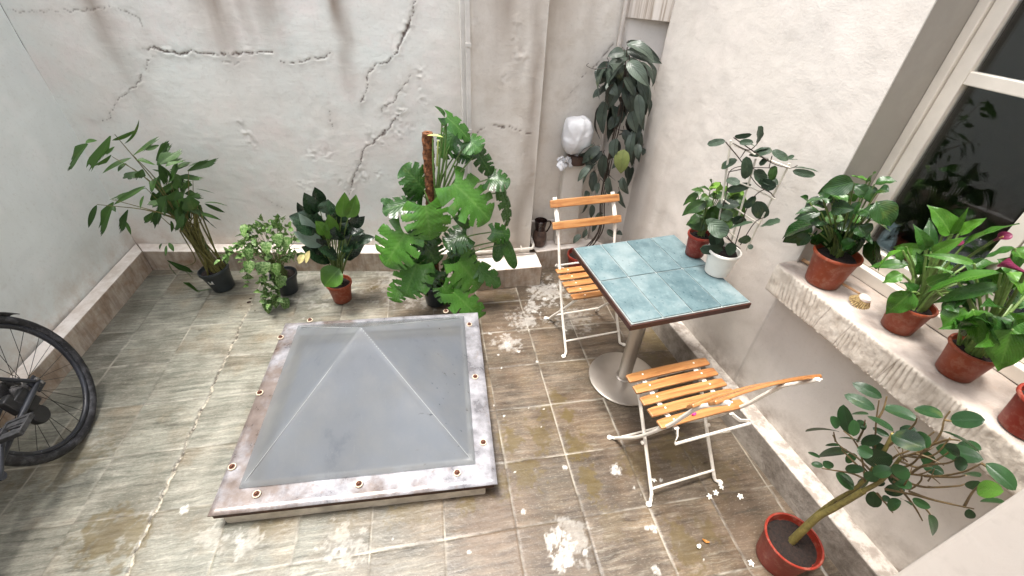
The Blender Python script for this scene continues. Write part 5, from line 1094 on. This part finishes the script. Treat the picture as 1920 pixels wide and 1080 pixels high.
HL = [(325,175,232,190,38),(370,152,458,140,28),(485,188,490,98,68),(395,180,466,182,32),(458,242,562,225,54),(560,222,642,272,40),(640,258,674,252,20),(385,270,302,312,56),(430,252,436,354,54),(470,322,524,392,70),(575,298,560,374,46,1),(505,380,582,405,60),(330,368,397,392,46),(330,425,456,395,46),(660,308,796,332,40),(480,478,522,565,80),(508,600,598,588,84),(338,622,462,588,76),(278,500,397,500,66),(245,585,332,655,96),(310,720,195,722,66),(400,690,442,652,56,1),(380,600,420,560,60),(300,640,260,690,70),(380,700,330,740,70),(440,700,460,720,30),(420,510,470,470,40),(360,560,300,540,60),(250,640,300,720,80),(540,260,500,300,40)]
lv = MB(); ly = MB(); sm = MB(); leafset(HL, K4, P, lv, ly, sm, wc+Vector((0, 0, .10)), P.scale()/2.7, .7, .3, 'round', (-.02, .05), .18, .08, 1.0, stp=0, more=.45)
for tr in ([(380,720),(300,590),(330,440),(345,330),(420,300),(480,320)], [(400,700),(470,590),(520,560)], [(370,710),(440,500),(520,420),(575,460)], [(325,178),(400,270),(480,390),(560,440)], [(365,155),(450,215),(560,285),(650,310),(690,298)], [(340,330),(450,310),(560,310)], [(360,185),(440,220),(485,190)], [(400,720),(300,640),(240,590)], [(430,215),(400,260)], [(560,250),(545,310)]):
    stem(sm, [P(*K4(x, y), .015) for x, y in tr], .0024, .0016, 5, 6)
lv.build('leaves', M_HOY, wp, origin=wc); ly.build('young_leaves', M_PEP, wp, origin=wc); sm.build('stems', M_STK, wp, origin=wc)
M_STICK = simple('white_stick', lin(218,212,198), .5, nscale=40, namt=.1)
tr_ = bpy.data.objects.new('trellis', None); COL.objects.link(tr_); tr_.parent = wp; 
for a, b in (((352,170),(290,600)),((478,265),(348,700)),((648,288),(428,726))):
    m = MB(); m.tube([P(*K4(*a), -.005), P(*K4(*b), -.005)], .0042, .0042, 8); m.build('stick', M_STICK, tr_, origin=wc).location = (0, 0, 0)
for pts in (((356,188),(470,240),(655,312)),((335,362),(446,405),(575,468)),((312,470),(398,530),(492,592)),((300,595),(360,648),(395,678))):
    m = MB(); m.tube([P(*K4(*q_), .002) for q_ in pts], .0032, .0032, 8); m.build('crossbar', M_STICK, tr_, origin=wc).location = (0, 0, 0)

# ---------------------------------------------------------------- plants on the sill
M_HIB = leafmat('glossy_leaf', lin(16,38,14), lin(40,76,28), lin(64,100,44), .24, 8, .4, trans=.10, coat=.18); M_HIL = leafmat('glossy_young_leaf', lin(50,92,34), lin(88,132,56), lin(120,156,88), .22, 8, .35, trans=.2, coat=.3)
hc = Vector((1.492, 1.140, SILL)); P = Plane(hc+Vector((0, 0, .14)))
hp_ = thing('glossy_leaved_plant', hc, 'wide shiny dark green plant in a terracotta pot at the sill\'s far end', 'plant')
pot(hp_, hc, .077, .060, .138, M_TERRA, rimh=.012)
HB = [(790,588,612,668,118),(745,640,688,705,66),(818,470,730,492,50),(835,505,735,480,66),(800,532,678,545,56),(742,472,703,455,34),(862,450,798,448,66,1),(870,445,932,505,76,1),(862,510,975,520,76),(830,560,925,572,76,1),(975,385,812,422,98),(1040,380,958,350,76,1),(1060,375,1088,333,60,1),(1052,400,1050,482,66),(1080,392,1192,380,76),(1100,420,1152,432,56),(1090,480,1162,605,108),(1040,560,948,562,86,1),(1060,572,1158,632,86,1),(1040,600,968,672,76),(1082,680,1090,822,118),(850,600,902,722,118),(950,620,962,745,108),(1000,480,978,545,46),
 (900,560,960,620,90),(1000,650,1060,690,90),(780,540,840,600,90),(880,640,820,720,90),(1020,520,1080,560,90),(930,460,1000,440,70,1),(860,480,900,430,60,1),(940,560,880,610,90),(1000,600,1040,660,90),(800,640,770,700,80),(980,680,920,730,80),(1080,540,1120,500,80),(1030,440,980,400,60),(890,520,870,580,80)]
lv = MB(); ly = MB(); sm = MB(); leafset(HB, K4, P, lv, ly, sm, hc+Vector((0, 0, .115)), P.scale()/2.7, .6, .28, 'ovate', (-.06, .08), .28, .14, 1.12, (.0042, .0025), .8)
lv.build('leaves', M_HIB, hp_, origin=hc); ly.build('young_leaves', M_HIL, hp_, origin=hc); sm.build('stems', M_ST, hp_, origin=hc)
M_CAL = leafmat('calla_leaf', lin(40,84,22), lin(88,136,44), lin(122,160,80), .28, 10, .35, back=lin(92,132,62), trans=.22, coat=.15); M_CAD = leafmat('calla_dark_leaf', lin(28,62,20), lin(56,100,34), lin(84,122,60), .28, 10, .3, trans=.18, coat=.15)
M_PINK = leafmat('magenta_spathe', lin(104,28,60), lin(138,56,94), lin(160,92,120), .35, 6, .3, trans=.2)
K5 = lambda x, y: (1480+x/2.7, 440+y/2.7); K6 = lambda x, y: (1700+x/4.909, 380+y/4.909)
def calla(c, label, LL, FL_, rt=.060, rb=.047, h=.11, nst=18):
    P = Plane(c+Vector((0, 0, .13))); r = thing('calla_lily', c, label, 'plant'); pot(r, c, rt, rb, h, M_TERRA if rt == .060 else M_RED, rimh=.010)
    lv = MB(); ld = MB(); sm = MB(); c0 = c+Vector((0, 0, .09))
    for (x0, y0, x1, y1, w_, mp_, k, dd) in LL:
        kk = {5: K5, 6: K6}[mp_]; sc = P.scale()/(2.7 if mp_ == 5 else 4.909); d = dd+random.uniform(-.01, .02); p0 = P(*kk(x0, y0), d); p1 = P(*kk(x1, y1), d+random.uniform(0, .03))
        leaf(ld if k else lv, p0, p1, w_*sc*1.1, nrm(P, .6, .22), 'calla', .32, .16, .05, 14, 4, twist=random.uniform(-.5, .5))
        stem(sm, [c0+Vector((random.uniform(-.03, .03), random.uniform(-.03, .03), 0)), (c0*.55+p0*.45)+Vector((0, 0, .03)), p0], .0058, .0032, 5)
    for k in range(nst):
        a = random.uniform(0, 6.3); q_ = c0+Vector((cos(a)*.10, sin(a)*.07, random.uniform(.10, .2))); stem(sm, [c0+Vector((cos(a)*.03, sin(a)*.03, 0)), (c0+q_)/2+Vector((0, 0, .02)), q_], .0055, .003, 4)
        leaf(ld if k % 3 else lv, q_, q_+Vector((cos(a)*.11, sin(a)*.08, random.uniform(-.06, .08))), .046, nrm(P, .5, .3), 'calla', .3, .2, .05, 10, 3)
    lv.build('leaves', M_CAL, r, origin=c); ld.build('leaves', M_CAD, r, origin=c); sm.build('stems', GREENST('calla_stalk', lin(104,130,66)), r, origin=c)
    for (x0, y0, x1, y1, w_, dd) in FL_:
        p0 = P(*K6(x0, y0), dd); p1 = P(*K6(x1, y1), dd+.01); ax = p1-p0; L = ax.length; q = ax.to_track_quat('Z', 'Y').to_matrix().to_4x4(); m = MB(); n = 20; N = 9; vs = []; uvs = []; rr = w_*P.scale()/4.909/2
        for i in range(N+1):
            t = i/N
            for k in range(n):
                a = 2*pi*k/(n-1)*1.06; rad = rr*(.22+.55*t**1.3+.35*t**5); z = L*t*(.72+.28*cos(a/2)**2); vs.append(q @ Vector((cos(a)*rad, sin(a)*rad*.8, z))+p0); uvs.append((t, k/n))
        m.add(vs, [(i*n+k, i*n+k+1, (i+1)*n+k+1, (i+1)*n+k) for i in range(N) for k in range(n-1)], uvs, random.random()); f = m.build('flower', M_PINK, r, origin=c)
        m = MB(); m.tube([p0, p0+ax*.35, p0+ax*.72], .003, .0022, 8); m.build('spadix', simple('spadix', lin(214,186,110), .6), f, origin=c).location = (0, 0, 0)
        m = MB(); stem(m, [c0, (c0+p0)/2+Vector((0, 0, .05)), p0], .005, .004, 5); m.build('flower_stalk', M_ST, f, origin=c).location = (0, 0, 0)
c1_ = Vector((1.560, .862, SILL)); c2_ = Vector((1.560, .655, SILL))
calla(c1_, 'calla lily with upright leaves and dull pink buds, on the sill right of the brush',
 [(620,290,488,402,120,5,0,.06),(575,80,448,190,62,5,0,.05),(570,200,472,245,66,5,0,.06),(400,290,190,20,190,6,0,-.02),(330,300,200,150,120,6,1,.0),(190,430,60,200,110,6,1,.02),(480,290,740,140,120,6,0,-.02),(420,290,570,40,60,6,0,-.03),(520,400,1040,195,150,6,0,.0),(240,470,560,310,110,6,0,.04),(590,60,560,150,60,5,0,.0),(640,300,560,240,70,5,1,.03),(680,200,640,90,80,5,1,.0)],
 [(340,465,470,350,85,.03),(800,350,925,295,85,.0)])
calla(c2_, 'calla lily with long arching leaves and magenta flowers, nearest pot with flowers on the sill',
 [(620,560,130,480,80,6,0,.08),(450,690,170,590,90,6,0,.06),(870,650,140,860,150,6,0,.08),(860,770,240,930,130,6,1,.07),(930,380,955,560,130,5,0,.10),(1040,410,1065,560,110,5,1,.08),(1130,480,1060,690,150,5,0,.10),(880,370,780,480,110,5,0,.08),(900,300,760,400,80,5,1,.06),(700,250,840,190,60,5,0,.05),(1000,420,700,520,110,6,1,.0),(1040,600,830,520,160,6,1,.02),(960,640,1060,850,130,6,0,.06),(800,350,860,400,60,5,1,.08),(1120,400,1180,560,130,5,1,.05),(990,420,1090,560,160,6,0,.0),(1060,260,1160,120,110,5,0,-.02)],
 [(1090,640,860,535,105,.09)])
# last pot at the frame edge
ec = Vector((1.548, .452, SILL)); ep = thing('edge_pot_plant', ec, 'plant in a dark red pot on the sill at the right edge of the photo', 'plant')
pot(ep, ec, .062, .049, .115, M_RED, rimh=.010); P = Plane(ec+Vector((0, 0, .1))); lv = MB(); sm = MB()
for k in range(16):
    a = random.uniform(0, 6.3); c0 = ec+Vector((0, 0, .09)); q_ = c0+Vector((abs(cos(a))*.05, sin(a)*.06-.03, random.uniform(.06, .16))); stem(sm, [c0, q_], .003, .002, 3); leaf(lv, q_, q_+Vector((cos(a)*.05+.03, sin(a)*.08-.02, random.uniform(-.02, .05))), .05, nrm(P, .5, .3), 'ovate', .3, .15)
lv.build('leaves', M_HIB, ep, origin=ec); sm.build('stems', M_ST, ep, origin=ec)

# ---------------------------------------------------------------- rubber fig at the front right
fc = Vector((1.268, .520, 0)); P = Plane(fc+Vector((0, 0, .5))); FM_ = lambda x, y: (1400+x/2.7, 680+y/2.7)
fg = thing('rubber_fig', fc, 'small bare trunked rubber fig in a red pot by the kerb at the front right', 'plant')
pot(fg, fc, .097, .078, .168, M_RED, rim=.007, rimh=.008, fill=.80)
M_FIG = leafmat('fig_leaf', lin(18,42,20), lin(42,76,38), lin(58,88,60), .32, 14, .22, back=lin(60,86,54), trans=.04, coat=.06); M_FIB = leafmat('fig_young_leaf', lin(70,112,40), lin(96,138,54), lin(130,160,90), .28, 12, .2, trans=.15)
def PF(x, y, d=0.0): return onplane(*FM_(x, y), fc+P.n*(d+.015*0), P.n)
FGL = [(470,350,298,350,74),(525,365,490,212,74),(462,332,425,272,54),(540,372,546,288,44),(618,262,528,262,34),(650,238,494,163,60),(685,178,535,102,54),(742,348,612,270,60),(862,292,688,225,76),(995,278,848,232,80),(1030,292,1208,290,76),(905,432,732,368,106),(862,362,776,328,54),(737,472,583,482,100),(518,456,363,472,80),(472,420,398,418,30),(370,482,310,453,34),(388,522,326,513,34),(437,532,388,498,44),(597,542,498,538,44),(540,642,452,556,80),(580,402,463,383,54),(687,382,578,412,54),(722,372,638,328,30),(1182,462,978,343,86),(1200,490,958,430,70),(1000,562,888,513,50),(1210,510,1362,645,80),(1137,642,1172,598,64),(1165,642,1302,652,70,1),(1180,702,1312,712,76),(642,650,642,733,64),(738,540,638,562,56),(702,612,638,600,40),(762,520,762,625,76),(802,642,698,652,54),(782,700,718,742,54),(838,690,932,732,44),(920,770,946,873,70),(782,690,832,722,40),(722,680,690,697,30),(1125,740,1132,790,34),(1060,420,1190,440,70),(640,470,560,430,60),(820,540,740,560,70),(880,470,960,500,64),(700,420,640,440,56),(620,600,560,640,56),(760,600,830,640,60),(860,400,930,380,70),(1000,420,1080,470,70),(1100,560,1180,580,60),(1050,500,1120,520,60),(560,470,500,500,50),(660,560,600,590,54),(560,290,600,340,40),(600,330,560,300,40)]
lv = MB(); ly = MB(); sm = MB(); sc = P.scale()/2.7
def dof(x, y): return .10-.22*(x-600)/700*0+random.uniform(-.07, .07)
for t in FGL:
    x0, y0, x1, y1, w_ = t[:5]; d = random.uniform(-.07, .07); leaf(ly if len(t) > 5 else lv, PF(x0, y0, d), PF(x1, y1, d+random.uniform(-.01, .02)), w_*sc*1.1, nrm(P, .58, .22), 'tongue', .16, .08, .0, 12, 3)
tr0 = [fc+Vector((.0, -.0, .13)), PF(350, 790, .0), PF(440, 738, 0), PF(590, 650, 0)]
tk = MB(); tk.tube(smooth_path(tr0, 6), .0125, .0095, 10); tk.tube(smooth_path([fc+Vector((.004, .012, .13)), PF(345, 775, -.012), PF(445, 700, -.015), PF(540, 645, -.012), PF(600, 590, -.01), PF(640, 540, 0)], 6), .0075, .006, 8)
for a in ([(590,650),(690,590),(780,480)], [(640,540),(700,440),(740,360)]): stem(tk, [PF(x, y) for x, y in a], .0075, .005, 5, 8)
tw = [[(780,480),(880,450),(940,415),(985,350),(1000,290),(1030,245)],[(940,415),(1020,390),(1080,395)],[(780,500),(880,530),(1000,470),(1050,420)],[(800,560),(950,575),(1090,555),(1190,510)],[(900,575),(1050,580),(1110,570)],[(800,600),(900,630),(1060,625),(1110,612)],[(700,640),(850,670),(960,700),(1100,730),(1150,740)],[(1100,730),(1140,660),(1190,610)],[(820,650),(930,690),(1040,715)],[(780,640),(850,730),(890,800)],[(900,730),(930,770)],[(660,660),(710,720),(740,760)],
 [(600,600),(580,470),(540,390),(490,345)],[(640,560),(560,480),(470,420),(435,365)],[(600,560),(520,480),(480,440)],[(640,545),(650,420),(655,300),(670,190)],[(655,300),(690,240),(710,170)],[(690,470),(720,400),(745,350)],[(720,420),(800,360),(850,310),(862,280)],[(600,590),(530,560),(440,545),(380,535)],[(640,600),(600,540),(570,520)],[(560,400),(590,340),(600,290)],[(800,470),(880,480),(960,460),(1030,380)],[(830,560),(900,520),(1010,510),(1060,490)],[(720,560),(780,600),(860,620),(930,632)],[(700,520),(760,470),(830,440),(950,350)],[(860,460),(920,480),(1000,520)],[(760,540),(840,510),(900,440)],[(740,600),(820,640),(880,600),(885,560)],[(1190,510),(1260,560),(1320,640)],[(450,400),(440,350)],[(1000,290),(1035,296)]]
for a in tw:
    d0 = random.uniform(-.05, .05); stem(sm, [PF(x, y, d0*i/len(a)) for i, (x, y) in enumerate(a)], .0036, .0018, 5, 6)
for k in range(16):
    x = random.uniform(680, 920); y = random.uniform(420, 640); a = random.uniform(-2.6, 1.2); L_ = random.uniform(40, 110); d0 = random.uniform(-.05, .05); stem(sm, [PF(x, y, d0), PF(x+cos(a)*L_*.5, y+sin(a)*L_*.4, d0+.01), PF(x+cos(a)*L_, y+sin(a)*L_, d0)], .0024, .001, 3, 5)
lv.build('leaves', M_FIG, fg, origin=fc); ly.build('young_leaves', M_FIB, fg, origin=fc); sm.build('twigs', M_STD, fg, origin=fc); tk.build('trunk', M_STY, fg, origin=fc)
